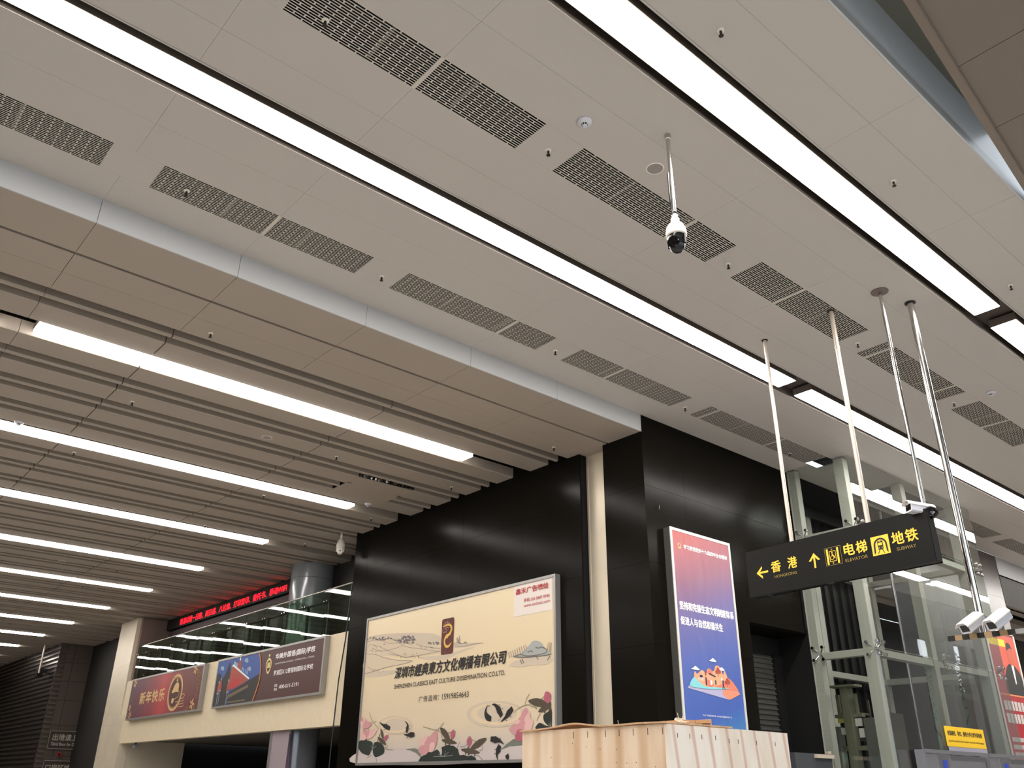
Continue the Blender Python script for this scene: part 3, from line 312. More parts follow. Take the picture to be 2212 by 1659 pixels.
# high ceiling: metal panels with open joints around lamp slots and grilles
SLOTS = [(3.15, 3.67), (6.28, 6.80)]
G = .0010
XJ = [-14, -6.5, -2.1, 1.55, 3.215, 6.905, 9.18, 11.55, 13.64, 15.8, 19.5, 23.2, 26.9, 30.6, 34.3, 38, 42]
def strips(mb, y0, y1, xs, z=H, t=.02, g=G):
    for a, b in zip(xs[:-1], xs[1:]): mb.box(a+g, b-g, y0+g, y1-g, z, z+t)
mb = MB()
for y0, y1 in [(2.12, 2.62), (2.62, 3.15), (3.67, 4.21), (4.21, 4.75), (5.25, 5.78), (5.78, 6.28), (6.80, 7.36), (7.36, 7.93), (8.43, 9.0)]:
    strips(mb, y0, y1, XJ)
VX = [1.855 + 3.175*k for k in range(-2, 13)]; VL = 2.65
for (ya, yb, last) in ((4.75, 5.25, 0), (7.93, 8.43, 1)):
    prev = -14
    for k, x in enumerate(VX):
        if prev < x: mb.box(prev+.001, x-.001, ya, yb, H, H+.02)
        L = 3.70 if (last and k == 5) else VL
        if last and k == 6: prev = max(prev, x+1.0); continue
        prev = x+L
    mb.box(prev, 42, ya, yb, H, H+.02)
struct(mb.build('ceiling', M_CEIL))
mb = MB(); mb.box(-14, 42, 2.14, 9.02, 8.16, 8.2); mb.box(-14, 42, 2.13, 2.15, 7.62, 8.2); struct(mb.build('ceiling_plenum', M_DARK))
# lamp slots: folded channels with a pale lip
mb = MB()
for a, b in SLOTS:
    mb.box(-14, 42, a-.012, a+.003, H-.004, H+.17); mb.box(-14, 42, b-.003, b+.012, H-.004, H+.17); mb.box(-14, 42, a, b, H+.16, H+.17)
struct(mb.build('trim_1', M_SLOT))
mb = MB()
for a, b in SLOTS:
    mb.box(-14, 42, a-.016, a+.002, H-.008, H-.003); mb.box(-14, 42, b-.002, b+.016, H-.008, H-.003)
struct(mb.build('trim_2', M_CEIL))

# edge of the high ceiling: upright band above it, and the upper flat soffit seen past the edge
mb = MB(); mb.box(-14, 42, 2.10, 2.12, H, 9.6); struct(mb.build('trim_3', mat('edge_band_paint', 'B9BDC0', .4)))
def ry(x): return 1.63 + (x-5.84)*.0975      # skewed edge of the entrance ceiling at its own height
mb = MB()
xs = [-14, -3, 0, 3, 5.1, 7.35, 9.0]
for a, b in zip(xs[:-1], xs[1:]): mb.box(a+.003, b-.003, -1.5, 2.10, 8.40, 8.42)
struct(mb.build('ceiling_upper', mat('upper_soffit_paint', '84857A', .6)))
mb = MB()
for i, (a, b) in enumerate([(-14, 1.4), (1.4, 2.48), (2.48, 3.56), (3.56, 4.64), (4.64, 5.73), (5.73, 6.82), (6.82, 7.90), (7.90, 8.98), (8.98, 10.3)]):
    for ylo, yhi in ((-6, -2.5), (-2.5, None)):
        g = .004; ya = (min(ry(a), 2.08) if yhi is None else yhi); yb = (min(ry(b), 2.08) if yhi is None else yhi)
        mb.prism([(a+g, ylo+g), (b-g, ylo+g), (b-g, yb-g), (a+g, ya-g)], 2, 7.6, 7.63)
struct(mb.build('ceiling_entrance', mat('entrance_ceiling_paint', '746B61', .55)))
mb = MB()
d = Vector((1, .0975, 0)).normalized(); nrm = Vector((-.0975, 1, 0)).normalized(); up = Vector((0, 0, 1))
c = Vector((3, ry(3), 0))
mb.obox((3+d.x*0, ry(3)+.035, 7.66), d, nrm, up, 7.6, .035, .10)
mb.obox((3, ry(3)+.004, 7.585), d, nrm, up, 7.6, .012, .02)
struct(mb.build('trim_4', mat('beam_paint', '75695E', .45)))

# bulkhead between the high and the low ceiling
FJ = [-14, -5.8, -2.1, 1.545, 3.22, 5.07, 6.9, 8.69, XW]
mb = MB()
for a, b in zip(FJ[:-1], FJ[1:]): mb.box(a+.0025, b-.0025, 9.0, 9.02, 7.28, 7.62)
mb.box(XW-.02, XW, 8.995, 9.0, 7.275, 7.60)
struct(mb.build('trim_5', M_FASC))
mb = MB()
for a, b in zip(FJ[:-1], FJ[1:]):
    mb.box(a+.0025, b-.0025, 9.02, 9.78, 7.28, 7.30)
    mb.box(a+.003, b-.003, 9.83, 10.343, 7.28, 7.36); mb.box(a+.003, b-.003, 10.347, 10.85, 7.28, 7.36)
mb.box(XW, 10.95, 9.83, 10.55, 7.28, 7.36)
struct(mb.build('ceiling_soffit', M_PLANK))
# low ceiling: broad boards and narrow blades with open gaps, running in X
def prof(y0, y1, c=.012, h=.20): return [(y0+c, ZL), (y1-c, ZL), (y1, ZL+c), (y1, ZL+h), (y0, ZL+h), (y0, ZL+c)]
boards = [(11.39, 11.93)]; blades = [11.11]
k = 0
y = 12.44
while y < 62:
    for j in range(4):
        boards.append((y+1.05*j, y+1.05*j+.525 if j < 3 else y+3.15+.52))
        if j < 3: blades.append(y+1.05*j+.76)
    y += 4.2
XS = [(-14, -2.1), (-2.09, 1.536), (1.542, 3.205), (3.222, 6.893), (6.91, 99)]
mb = MB(); mbb = MB()
AP = (8.37, 9.72, 14.44, 16.10)           # access panel replaces part of boards here
for i, (a, b) in enumerate(boards):
    for (p, q) in XS:
        q = min(q, XW if a < 18.3 else 12.0)
        if 14.4 < a < 16 and q > 8:
            mb.prism(prof(a, b), 0, p, AP[0]); mb.prism(prof(a, b), 0, AP[1], q)
        else: mb.prism(prof(a, b), 0, p, q)
for a in blades:
    for (p, q) in XS:
        q = min(q, XW if a < 18.3 else 12.0)
        pr = [(a+.02, ZL), (a+.07, ZL), (a+.075, ZL+.01), (a+.075, ZL+.2), (a, ZL+.2), (a, ZL+.02)]
        if 15 < a < 15.5 and q > 8: mb.prism(pr, 0, p, AP[0]); mb.prism(pr, 0, AP[1], q)
        else: mb.prism(pr, 0, p, q)
struct(mb.build('ceiling_slatted', M_PLANK))
mb = MB(); mb.box(-14, 12.2, 9.03, 64, 7.72, 7.76); mb.box(-14, 12.2, 9.02, 9.05, 7.3, 7.7); struct(mb.build('ceiling_plenum_low', M_DARK))
for i, yy in enumerate([12.185+4.2*k for k in range(12)]):
    pass

# granite wall with the advert (faces -X), pier and wall with the poster (faces -Y)
def slabs_x(mb, x, ys, zs, t=.04, g=.0018):
    for a, b in zip(ys[:-1], ys[1:]):
        for p, q in zip(zs[:-1], zs[1:]): mb.box(x, x+t, a+g, b-g, p+g, q-g)
def slabs_y(mb, y, xs, zs, t=.04, g=.0018):
    for a, b in zip(xs[:-1], xs[1:]):
        for p, q in zip(zs[:-1], zs[1:]): mb.box(a+g, b-g, y, y+t, p+g, q-g)
ZJ = [0, 1.02, 2.34, 3.66, 4.98, 6.30, 8.1]
mb = MB()
slabs_x(mb, XW, [10.54, 12.16, 14.06, 15.96, 17.86, 18.46], ZJ)
slabs_x(mb, XW, [9.0, 9.94], ZJ)
slabs_y(mb, 18.42, [XW, 12.0], ZJ)
mb.box(XW+.03, 12.2, 10.6, 18.42, 0, 8.1, 1); mb.box(XW+.03, 12.0, 9.03, 9.93, 0, 8.1, 1)
struct(mb.build('wall_advert', [M_STONE, M_DARK]))
mb = MB()
slabs_y(mb, YP, [XW, 11.8, 13.4], ZJ); slabs_y(mb, YP, [13.4, 15.2], [4.32, 4.98, 6.30, 8.1])
mb.box(XW+.05, 13.4, 9.05, 9.9, 0, 8.1, 1); mb.box(13.4, 15.2, 9.05, 9.9, 4.33, 8.1, 1)
mb.box(13.36, 13.43, 9.03, 9.75, 0, 4.33); mb.box(13.4, 15.3, 9.03, 9.75, 4.30, 4.34)
struct(mb.build('wall_poster', [M_STONE, M_DARK]))
# cream column in the recess
mb = MB(); mb.box(10.95, 11.3, 9.93, 10.58, 0, 7.6); mb.box(10.93, 10.95, 9.945, 9.965, 0, 7.28); mb.box(10.94, 10.95, 10.53, 10.55, 0, 7.28)
struct(mb.build('column', M_CREAM))
# recess with the roller shutter
mb = MB(); mb.box(13.4, 15.6, 9.80, 9.84, 0, 4.5); mb.box(15.3, 15.36, 9.0, 9.8, 0, 4.4); struct(mb.build('wall_shutter_recess', mat('recess_black', '0C0C0C', .5)))

# far balcony side of the low hall
XB = 10.85
mb = MB()
for a, b in [(18.46, 19.42), (19.42, 26.27), (26.27, 27.03), (27.03, 33.4), (33.4, 34.3)]: mb.box(XB, XB+.1, a+.003, b-.003, 3.60, 4.99)
struct(mb.build('trim_6', M_CREAM2))
mb = MB(); mb.box(XB, XB+.25, 18.46, 34.2, 2.86, 3.585); mb.box(XB, XB+.12, 18.46, 34.2, 3.585, 3.60); struct(mb.build('trim_7', M_CREAM2))
mb = MB(); mb.box(XB+.1, 12.0, 18.46, 34.2, 4.85, 4.95); mb.box(XB+.25, 18, 18.46, 34.2, 2.95, 3.0); struct(mb.build('floor_balcony', mat('balcony_floor', '5A554C', .6)))
mb = MB()
mb.box(10.81, 12.4, 34.36, 36.2, 0, 3.5); mb.box(10.81, 12.4, 34.36, 36.2, 3.505, 5.6); mb.box(10.81, 12.4, 34.36, 36.2, 5.605, ZL-.001)
mb.box(10.81, XB+.3, 33.87, 34.36, 0, 3.80)
mb.box(11.1, 13.2, 33.9, 34.3, 0, 2.95)
struct(mb.build('wall_pilaster', M_CREAM))
mb = MB(); mb.box(XB+.1, 12.0, 34.15, 34.36, 4.95, ZL); struct(mb.build('wall_balcony_end', mat('shaded_cream_wall', '7A6A62', .45)))  # cream side wall with shade and red display glow mixed into its colour
mb = MB(); mb.box(12.0, 12.1, 18.46, 34.3, 4.9, 7.6); struct(mb.build('wall_balcony_back', mat('balcony_back', '2A2625', .4)))
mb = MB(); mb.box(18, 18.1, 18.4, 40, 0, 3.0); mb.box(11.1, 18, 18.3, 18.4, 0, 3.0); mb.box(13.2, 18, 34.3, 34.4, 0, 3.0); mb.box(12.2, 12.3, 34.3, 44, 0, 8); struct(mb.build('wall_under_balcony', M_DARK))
mb = MB()
mb.lathe([(.62, 0), (.62, 4.8), (.60, 4.81), (.62, 4.82), (.62, 6.88), (.605, 6.89), (.62, 6.90), (.62, ZL)], 11.62, 22.25, 48)
struct(mb.build('column_round', mat('grey_enamel', '8C8F94', .18, metal=.2), smooth=True))
# beyond the pilaster
mb = MB(); mb.box(11.95, 12.1, 36.2, 43.5, 0, 7.6); struct(mb.build('wall_far_return', mat('far_black_wall', '181513', .6)))
mb = MB(); slabs_y(mb, 43.5, [10.86, 11.2, 11.95], [0, 2.63, 3.87, 4.9, 5.7, 6.5, 7.32], g=.01); mb.box(10.55, 12, 43.54, 43.6, 0, 7.6)
struct(mb.build('wall_far_stone', [mat('far_brown_stone', '4A4038', .5)]))
mb = MB(); mb.box(10.62, 10.7, 43.6, 64, 0, 7.6)
struct(mb.build('wall_far_backing', mat('dark_red_brown', '1D1512', .6)))
mb = MB()
z = .2
while z < 7.2:
    mb.box(10.55, 10.62, 43.5, 64, z, z+.075); mb.box(10.55, 10.85, 43.46, 43.5, z, z+.075); z += .196
struct(mb.build('trim_8', mat('slat_metal', '8C8278', .25, metal=.9)))
mb = MB(); mb.box(15.2, 20.7, 8.99, 10.6, 7.6, 7.64); struct(mb.build('ceiling_shaft', M_DARK))
# enclosing walls outside the picture
mb = MB(); mb.box(-14.1, -14, -6, 64, 0, 9.6); struct(mb.build('wall_rear', mat('rear_wall', '5C5650', .6)))
mb = MB(); mb.box(-14, 12, 64, 64.1, 0, 7.7); struct(mb.build('wall_end', mat('end_wall', '3A3530', .6)))
# street-side wall with window openings, and the open entrance near the camera
mb = MB()
Yq = -3.0
cols = [(12, 39.4), (40.75, 43.1), (44.3, 45.1), (45.6, 62)]
for a, b in cols: mb.box(a, b, Yq, Yq+.3, 0, 7.9)
mb.box(12, 62, Yq, Yq+.3, 7.9, 12)
mb.box(10.3, 42, -3, 2.1, 7.9, 8.0)
struct(mb.build('wall_street', mat('street_wall', '4A4541', .6)))
mb = MB(); mb.box(40, 130, -22, -21, 0, 10.3); mb.box(75, 83, -21, -20, 0, 12.2); struct(mb.build('wall_across_street', mat('street_green', '2E4436', .8, noise=.5, nscale=.8)))
# end of the high hall, beyond the elevator
mb = MB()
slabs_y(mb, 9.0, [20.7, 22.3, 23.9, 25.7], [0, 1.2, 2.5, 3.8, 5.1, 6.4, 7.6]); mb.box(20.7, 25.7, 9.04, 9.2, 0, 7.6); mb.box(25.66, 25.7, 9.0, 12, 0, 7.6)
struct(mb.build('wall_beyond', M_STONE2))
mb = MB(); mb.box(25.7, 42, 9.0, 9.03, 7.07, 7.6); mb.box(25.7, 42, 9.0, 10.6, 7.07, 7.09); struct(mb.build('trim_9', M_FASC))
mb = MB()
for y in (10.7, 11.0, 12.1, 12.5, 13.1): mb.prism([(y, ZL-.1), (y+.4, ZL-.1), (y+.4, ZL+.1), (y, ZL+.1)], 0, 25.7, 42)
struct(mb.build('ceiling_slatted_beyond', M_PLANK))
mb = MB(); mb.box(25.7, 42, 9.1, 16, 7.62, 7.66); mb.box(25.7, 42, 16, 16.1, 0, 7.6); struct(mb.build('ceiling_plenum_beyond', M_DARK))
mb = MB(); mb.box(42, 42.2, 2.1, 16, 0, 8.2); struct(mb.build('wall_beyond_end', mat('beyond_end', '75736C', .5)))

# ================================================================ CEILING THINGS
# --- lamps
def lamp(name, x0, x1, yc, w, z, label, m, group, h=.12):
    t = thing(name, label, 'ceiling light', ((x0+x1)/2, yc, z), group)
    mb = MB(); a = (x1-x0)/2; mb.box(-a, a, -w/2, w/2, -.004 if z > 7.5 else -.052, .006); mb.build('diffuser', m, t)
    mb = MB(); mb.box(-a-.012, a+.012, -w/2-.012, -w/2-.001, .003, h); mb.box(-a-.012, a+.012, w/2+.001, w/2+.012, .003, h)
    mb.box(-a-.012, -a-.001, -w/2, w/2, .003, h); mb.box(a+.001, a+.012, -w/2, w/2, .003, h); mb.box(-a, a, -w/2, w/2, h-.01, h)
    mb.build('housing', M_LAMPS, t)
    return t
G1 = 'lamp strips of the high hall ceiling'; G2 = 'lamp strips between the slats of the low ceiling'
lamp('ceiling_light', -3.6, 11.55, 6.555, .32, H, 'long wide lamp strip crossing from the top left corner down to the hanging sign pipes', M_LAMPH, G1)
lamp('ceiling_light', 12.05, 27.2, 6.57, .32, H, 'lamp strip that starts behind the sign pipes and runs down past the glass elevator', M_LAMPH, G1)
lamp('ceiling_light', 27.7, 41.5, 6.57, .32, H, 'farthest lamp strip of the high hall, seen only mirrored in the elevator glass', M_LAMPH, G1)
lamp('ceiling_light', 27.7, 41.5, 3.40, .33, H, 'far lamp strip past the right edge, seen only mirrored in the elevator glass', M_LAMPH, G1)
lamp('ceiling_light', -3.6, 11.54, 3.40, .33, H, 'widest lamp strip nearest the viewer, ending at the right edge above the pipes', M_LAMPH, G1)
lamp('ceiling_light', 12.09, 27.2, 3.40, .33, H, 'short stub of lamp strip cut off by the right edge', M_LAMPH, G1)
o_ = ['first', 'second', 'third', 'fourth', 'fifth', 'sixth', 'seventh', 'eighth', 'ninth', 'tenth', 'eleventh', 'twelfth']
LY = [12.20, 16.48, 20.72, 24.88, 29.0, 33.22, 37.55, 41.75, 46.0, 50.2]
for i, yy in enumerate(LY):
    if i == 0: lb = 'topmost and broadest slatted-ceiling lamp strip, both ends in view'
    else: lb = '%s lamp strip from the top among those between the ceiling slats' % o_[i]
    lamp('slat_ceiling_light', 1.70, 9.33, yy-.03, .335, 7.335, lb, M_LAMPL, G2, h=.1)
    if i in (0,): continue
# earlier modules to the left, outside the picture but lighting the hall
for i, yy in enumerate(LY[:4]):
    lamp('slat_ceiling_light', -6.4, 1.2, yy+.02, .34, 7.335, '%s lamp strip of the set left of the frame, low ceiling' % o_[i], M_LAMPL, G2, h=.1)

# --- return-air grilles
def grille_mesh(L, seed=0):
    mb = MB(); n = 17; w = .49; p = w/n
    mb.box(-.003, L+.003, -.006, .004, 0, .006)
    for i in range(1, n): mb.box(0, L, i*p-.0048, i*p+.0048, 0, .0025)
    mb.box(-.003, L+.003, w-.004, w+.006, 0, .006); mb.box(-.004, .004, 0, w, 0, .006); mb.box(L-.004, L+.004, 0, w, 0, .006)
    for i in range(n):
        x = .09 + (0 if i % 2 else .0905)
        while x < L-.03:
            mb.box(x-.007, x+.007, i*p+.003, (i+1)*p-.003, .0005, .0025); x += .181
    return mb
def grille(x, y, L, label, joints, protoc={}):
    t = thing('air_grille', label, 'air vent', (x, y, H+.001), 'slotted air grilles in the high ceiling')
    key = round(L, 2)
    if key not in protoc: protoc[key] = grille_mesh(L).build('slotted_plate', M_GRILLE, t)
    else:
        c = protoc[key].copy(); COL.objects.link(c); c.parent = t
    mb = MB(); mb.box(-.005, L+.005, -.005, .495, .28, .30); mb.box(-.008, -.002, -.005, .495, .007, .3); mb.box(L+.002, L+.008, -.005, .495, .007, .3)
    mb.box(-.005, L+.005, -.008, -.005, .007, .3); mb.box(-.005, L+.005, .495, .498, .007, .3)
    mb.build('duct', M_DARK, t)
    for fx in (.32, .68):
        mb = MB(); mb.box(L*fx-.02, L*fx+.02, 0, .49, .03, .04); mb.build('support_bar', mat('support_grey', '5C5955', .6), t)
    for j in joints:
        if x+.05 < j < x+L-.05:
            mb = MB(); mb.box(j-x-.022, j-x+.022, 0, .49, -.002, .0065); mb.build('joint_strip', M_GRILLE, t)
names = {-1: 'leftmost', 0: 'second from left', 1: 'third from left', 2: 'fourth from left', 3: 'long fifth'}
JL = [3.215, 6.91, 9.18, 11.62, 13.64]; JR = [3.215, 9.19, 11.62, 13.64, 15.79, 6.9]
for k, x in enumerate(VX):
    kk = k-2
    if kk in names and kk >= -1:
        L = 3.70 if kk == 3 else VL
        lb = {-1: 'leftmost slotted air grille, cut by the left edge', 0: 'slotted air grille with a smoke sensor dangling below it, left of centre', 1: 'slotted air grille above the middle of the pale bulkhead', 2: 'slotted air grille just above the outer corner of the bulkhead', 3: 'longest slotted grille beside the black poster wall, ending at the elevator'}[kk]
        grille(x, 7.935, L, lb, JL)
    elif kk in (6, 7): grille(x, 7.935, VL, 'small far air grille %s the glass elevator right edge' % ('touching' if kk == 6 else 'next but one right of'), [])
    elif kk == 8: grille(x, 7.935, VL, 'farthest air grille at the right edge of the hall ceiling', [])
    if 0 <= kk <= 6:
        lb = ['big slotted grille at the top left between the two lamp strips', 'slotted grille crossed by the dome camera pole', 'slotted grille with a sign pipe passing through it', 'slotted grille behind the two thin steel pipes on the right',
              'slotted grille cut by the right edge below the smoke detector', 'first slotted grille beyond the right edge, seen in the elevator glass', 'second slotted grille beyond the right edge, seen in the elevator glass'][kk]
        if kk == 0: lb = 'big slotted grille at the top centre, nearest of all'
        grille(x, 4.755, VL, lb, JR)

# --- sprinkler heads
def sprinkler(loc, label):
    t = thing('sprinkler_head', label, 'sprinkler', loc, 'small pendent sprinklers')
    mb = MB(); mb.lathe([(0, 0), (.035, 0), (.03, -.008), (.012, -.012)], 0, 0, 14); mb.build('escutcheon', M_WHITE, t, True)
    mb = MB(); mb.lathe([(.011, -.008), (.013, -.03), (.008, -.036), (.006, -.05), (.018, -.058), (.022, -.062), (.022, -.066), (0, -.066)], 0, 0, 14)
    mb.tube((.012, 0, -.03), (.01, 0, -.06), .0035, 6); mb.tube((-.012, 0, -.03), (-.01, 0, -.06), .0035, 6)
    mb.build('nozzle', M_RUST, t, True); return t
SP = [((4.78, 5.03, H), 'dark sprinkler between the top centre grille and the grille behind the dome camera'),
 ((7.93, 5.07, H), 'dark sprinkler right of the grille crossed by the dome camera pole'), ((11.1, 5.07, H), 'dark sprinkler between the two grilles behind the sign pipes'),
 ((14.3, 5.08, H), 'dark sprinkler left of the grille at the right edge'), ((4.81, 8.24, H), 'dark sprinkler right of the grille with the dangling sensor'),
 ((7.93, 8.24, H), 'dark sprinkler above the bulkhead, between the third and fourth grilles'), ((11.07, 8.27, H), 'dark sprinkler above the top corner of the black wall'),
 ((4.85, 2.90, H), 'dark sprinkler at the top, right of the widest lamp strip'), ((7.93, 2.90, H), 'dark sprinkler on the panel right of the widest lamp strip, middle one'),
 ((11.09, 2.92, H), 'dark sprinkler close to the right edge above the lamp stub'), ((2.19, 5.09, H-.01), 'white-capped sprinkler on the nearest grille at the top'),
 ((2.20, 8.19, H-.01), 'white-capped sprinkler under the second left grille'), ((14.34, 8.29, H-.01), 'pale sprinkler under the long grille by the elevator'),
 ((3.57, 10.63, ZL-.02), 'sprinkler on the flat soffit left, above the first slatted lamp'), ((10.13, 10.60, ZL-.02), 'sprinkler on the soffit end near the cream column'),
 ((3.58, 13.82, ZL), 'sprinkler between first and second slatted lamps, left'), ((7.42, 13.80, ZL), 'sprinkler between first and second slatted lamps, middle'),
 ((10.16, 13.77, ZL), 'sprinkler on a board end right of the access panel'), ((3.57, 17.0, ZL), 'sprinkler between second and third slatted lamps, left'),
 ((7.48, 17.0, ZL), 'sprinkler just below the second slatted lamp'), ((10.16, 16.9, ZL), 'sprinkler on a board end left of the white dome camera'),
 ((7.5, 20.2, ZL), 'sprinkler just above the third slatted lamp'), ((10.16, 20.1, ZL), 'sprinkler left of the white dome camera'),
 ((7.48, 26.57, ZL), 'sprinkler below the fourth slatted lamp'), ((7.43, 29.7, ZL), 'sprinkler below the fifth slatted lamp'), ((10.2, 32.8, ZL), 'sprinkler near the top of the cream pilaster'),
 ((7.42, 39.1, ZL), 'sprinkler far back beside the seventh slatted lamp')]
s0 = sprinkler(*SP[0])
for loc, lb in SP[1:]: dup(s0, loc, lb)

# --- smoke detectors and ceiling speakers
def smoke(loc, label):
    t = thing('smoke_detector', label, 'smoke detector', loc, 'smoke detectors')
    mb = MB(); mb.lathe([(0, 0), (.075, 0), (.078, -.008), (.07, -.022), (.045, -.034), (.034, -.038)], 0, 0, 28); mb.build('base', M_WHITE2, t, True)
    mb = MB(); mb.lathe([(.034, -.036), (.032, -.052), (0, -.055)], 0, 0, 20)
    mb.build('sensing_head', M_BLK, t, True)
    mb = MB()
    for i in range(8): mb.box(.031*math.cos(i*PI/4)-.004, .031*math.cos(i*PI/4)+.004, .031*math.sin(i*PI/4)-.004, .031*math.sin(i*PI/4)+.004, -.058, -.036)
    mb.lathe([(.026, -.056), (.024, -.066), (0, -.067)], 0, 0, 16); mb.build('cap', M_WHITE2, t, True); return t
d0 = smoke((4.76, 4.48, H), 'white smoke detector above the dome camera pole, left of it')
for loc, lb in [((14.33, 4.48, H), 'smoke detector near the right edge, above the last grille'), ((2.39, 16.05, ZL), 'smoke detector glowing beside the second slatted lamp at the left edge'),
                ((9.49, 15.97, ZL), 'small smoke detector on the flat access panel')]: dup(d0, loc, lb)
def speaker(loc, rr, label):
    t = thing('ceiling_speaker', label, 'speaker', loc, 'round ceiling speakers')
    mb = MB(); mb.lathe([(rr-.012, 0), (rr-.01, -.006), (rr, -.004), (rr+.002, 0)], 0, 0, 32); mb.build('rim', M_WHITE, t, True)
    mb = MB(); mb.lathe([(rr-.011, -.003), (0, -.003)], 0, 0, 32); mb.build('grille_cloth', M_SPEAK, t); return t
speaker((5.83, 4.48, H), .095, 'round flush speaker left of the dome camera pole')
sp = speaker((5.97, 13.79, ZL), .095, 'round flush speaker between the first and second slatted lamps')
dup(sp, (5.97, 26.6, ZL), 'round flush speaker near the left edge among the far slats')

# --- flat access panel in the slats, with foil seen in the gap beside it
t = thing('access_panel', 'flat square service panel let into the ceiling slats near the black wall', 'access panel', (9.05, 15.27, ZL))
mb = MB(); mb.box(AP[0]+.005-9.05, AP[1]-.005-9.05, 14.55-15.27, 16.10-15.27, .0, .015); mb.build('cover_plate', M_PLANK, t)
for (x, y) in ((8.42, 14.98), (9.69, 15.06)):
    mb = MB(); mb.box(x-.05-9.05, x+.05-9.05, y-.012-15.27, y+.012-15.27, -.003, .001); mb.build('latch', M_BLK, t)
mb = MB(); n = 40; rng = random.Random(4)
rows = [[(AP[0]-9.05+(AP[1]-AP[0])*i/n, 14.53-15.27+rng.uniform(-.03, .0), .02+.05*j+rng.uniform(-.02, .02)) for i in range(n+1)] for j in range(4)]
for j in range(3):
    for i in range(n): mb.quad(rows[j][i], rows[j][i+1], rows[j+1][i+1], rows[j+1][i])
mb.build('duct_foil', mat('foil', 'D8D8D4', .18, metal=1), t)

# ================================================================ HUNG FROM THE HIGH CEILING
# --- wayfinding sign
YS = -0.081; SC = Vector((9.9, 5.354, 4.249)); SR = Vector((math.sin(YS), -math.cos(YS), 0)); SN = Vector((-math.cos(YS), -math.sin(YS), 0))
t = thing('hanging_sign', 'long black hanging direction sign with yellow arrows and words', 'sign', (0, 0, 0))
bk = -SN; upv = Vector((0, 0, 1))
mb = MB(); mb.obox(SC+bk*.065, SR, bk, upv, 1.315, .064, .30); mb.obox(SC+bk*.003, SR, bk, upv, 1.318, .006, .309)
mb.obox(SC+bk*.127, SR, bk, upv, 1.318, .006, .309); mb.build('sign_box', M_SIGN, t)
mb = MB(); mb.obox(SC+bk*.065+SR*1.318, SR, bk, upv, .003, .055, .295); mb.build('end_plate', M_SIGN2, t)
for q in (-1.05, -.1):
    mb = MB(); mb.obox(SC+bk*.06+SR*q-upv*.304, SR, bk, upv, .05, .03, .006); mb.build('latch_plate', M_SIGN2, t)
sh = Sheet(SC+SN*.0045, SR)
def arrow(cx, cy, ang, name):
    s_ = Sheet(sh.o, SR); ca, sa = math.cos(ang), math.sin(ang)
    def R(p): return (cx+p[0]*ca-p[1]*sa, cy+p[0]*sa+p[1]*ca)
    hw = .013
    for poly in ([(-.095, -hw), (.075, -hw), (.075, hw), (-.095, hw)], [(.095, 0), (.0, .085), (-.0, .05), (.055, 0)], [(.095, 0), (.055, 0), (0, -.05), (0, -.085)],[(.06,-.03),(.097,0),(.06,.03)]):
        s_.poly('_yel', [R(p) for p in poly], 2)
    o = s_.build(name, t); o.data.materials.clear(); o.data.materials.append(M_YEL); return o
C['_yel'] = 'E3B136'
arrow(-1.064, -.009, PI, 'left_arrow'); arrow(-.241, -.005, PI/2, 'up_arrow')
text('香', 'lettering', t, sh, -.912, -.041, .152, .143, M_YEL, .02); text('港', 'lettering', t, sh, -.646, -.036, .141, .143, M_YEL, .02)
text('HONGKONG', 'lettering', t, sh, -.877, -.121, .350, .038, M_YELD)
text('电', 'lettering', t, sh, .194, -.033, .142, .146, M_YEL, .02); text('梯', 'lettering', t, sh, .364, -.034, .144, .146, M_YEL, .02)
text('ELEVATOR', 'lettering', t, sh, .194, -.109, .307, .038, M_YELD)
text('地', 'lettering', t, sh, .840, -.028, .150, .146, M_YEL, .02); text('铁', 'lettering', t, sh, 1.016, -.028, .148, .146, M_YEL, .02)
text('SUBWAY', 'lettering', t, sh, .879, -.105, .243, .038, M_YELD)
# elevator pictogram
p = Sheet(sh.o, SR); C['_yeld'] = '9A8440'; C['_blk'] = '15130F'
def frame(s, k, x0, y0, x1, y1, w, lay):
    s.rect(k, x0, y0, x1, y0+w, lay); s.rect(k, x0, y1-w, x1, y1, lay); s.rect(k, x0, y0, x0+w, y1, lay); s.rect(k, x1-w, y0, x1, y1, lay)
frame(p, '_yeld', -.080, -.111, .151, .114, .004, 2); p.rect('_yel', -.058, -.098, -.031, .098, 2); p.rect('_yel', .091, -.098, .118, .098, 2)
frame(p, '_yel', -.018, -.066, .075, .066, .006, 2)
p.ell('_yel', .024, .045, .009, .009, 2); p.ribbon('_yel', [(.024, .036), (.024, .005), (.045, .003), (.056, -.03)], .009, 2); p.ribbon('_yel', [(.024, .02), (.042, .018)], .006, 2)
p.ell('_yel', .018, -.018, .027, .027, 2, hole=.78)
p.poly('_yeld', [(.018, .075), (.03, .075), (.03, .084), (.038, .084), (.024, .1), (.010, .084), (.018, .084)], 2); p.poly('_yeld', [(.018, -.075), (.03, -.075), (.03, -.084), (.038, -.084), (.024, -.1), (.010, -.084), (.018, -.084)], 2)
o = p.build('elevator_pictogram', t)
p = Sheet(sh.o, SR); p.rect('_yel', .570, -.109, .802, .118, 2)
arc = [(.595, -.095)] + [(.686+.088*math.cos(a), .005+.088*math.sin(a)) for a in [PI-PI*i/14 for i in range(15)]] + [(.777, -.095), (.757, -.075)] + [(.686+.066*math.cos(a), .005+.066*math.sin(a)) for a in [PI*i/14 for i in range(15)]] + [(.617, -.075)]
p.poly('_blk', arc, 4)
p.smooth('_blk', [(.652, -.035), (.652, .045), (.665, .058), (.707, .058), (.720, .045), (.720, -.035), (.705, -.048), (.667, -.048)], 4)
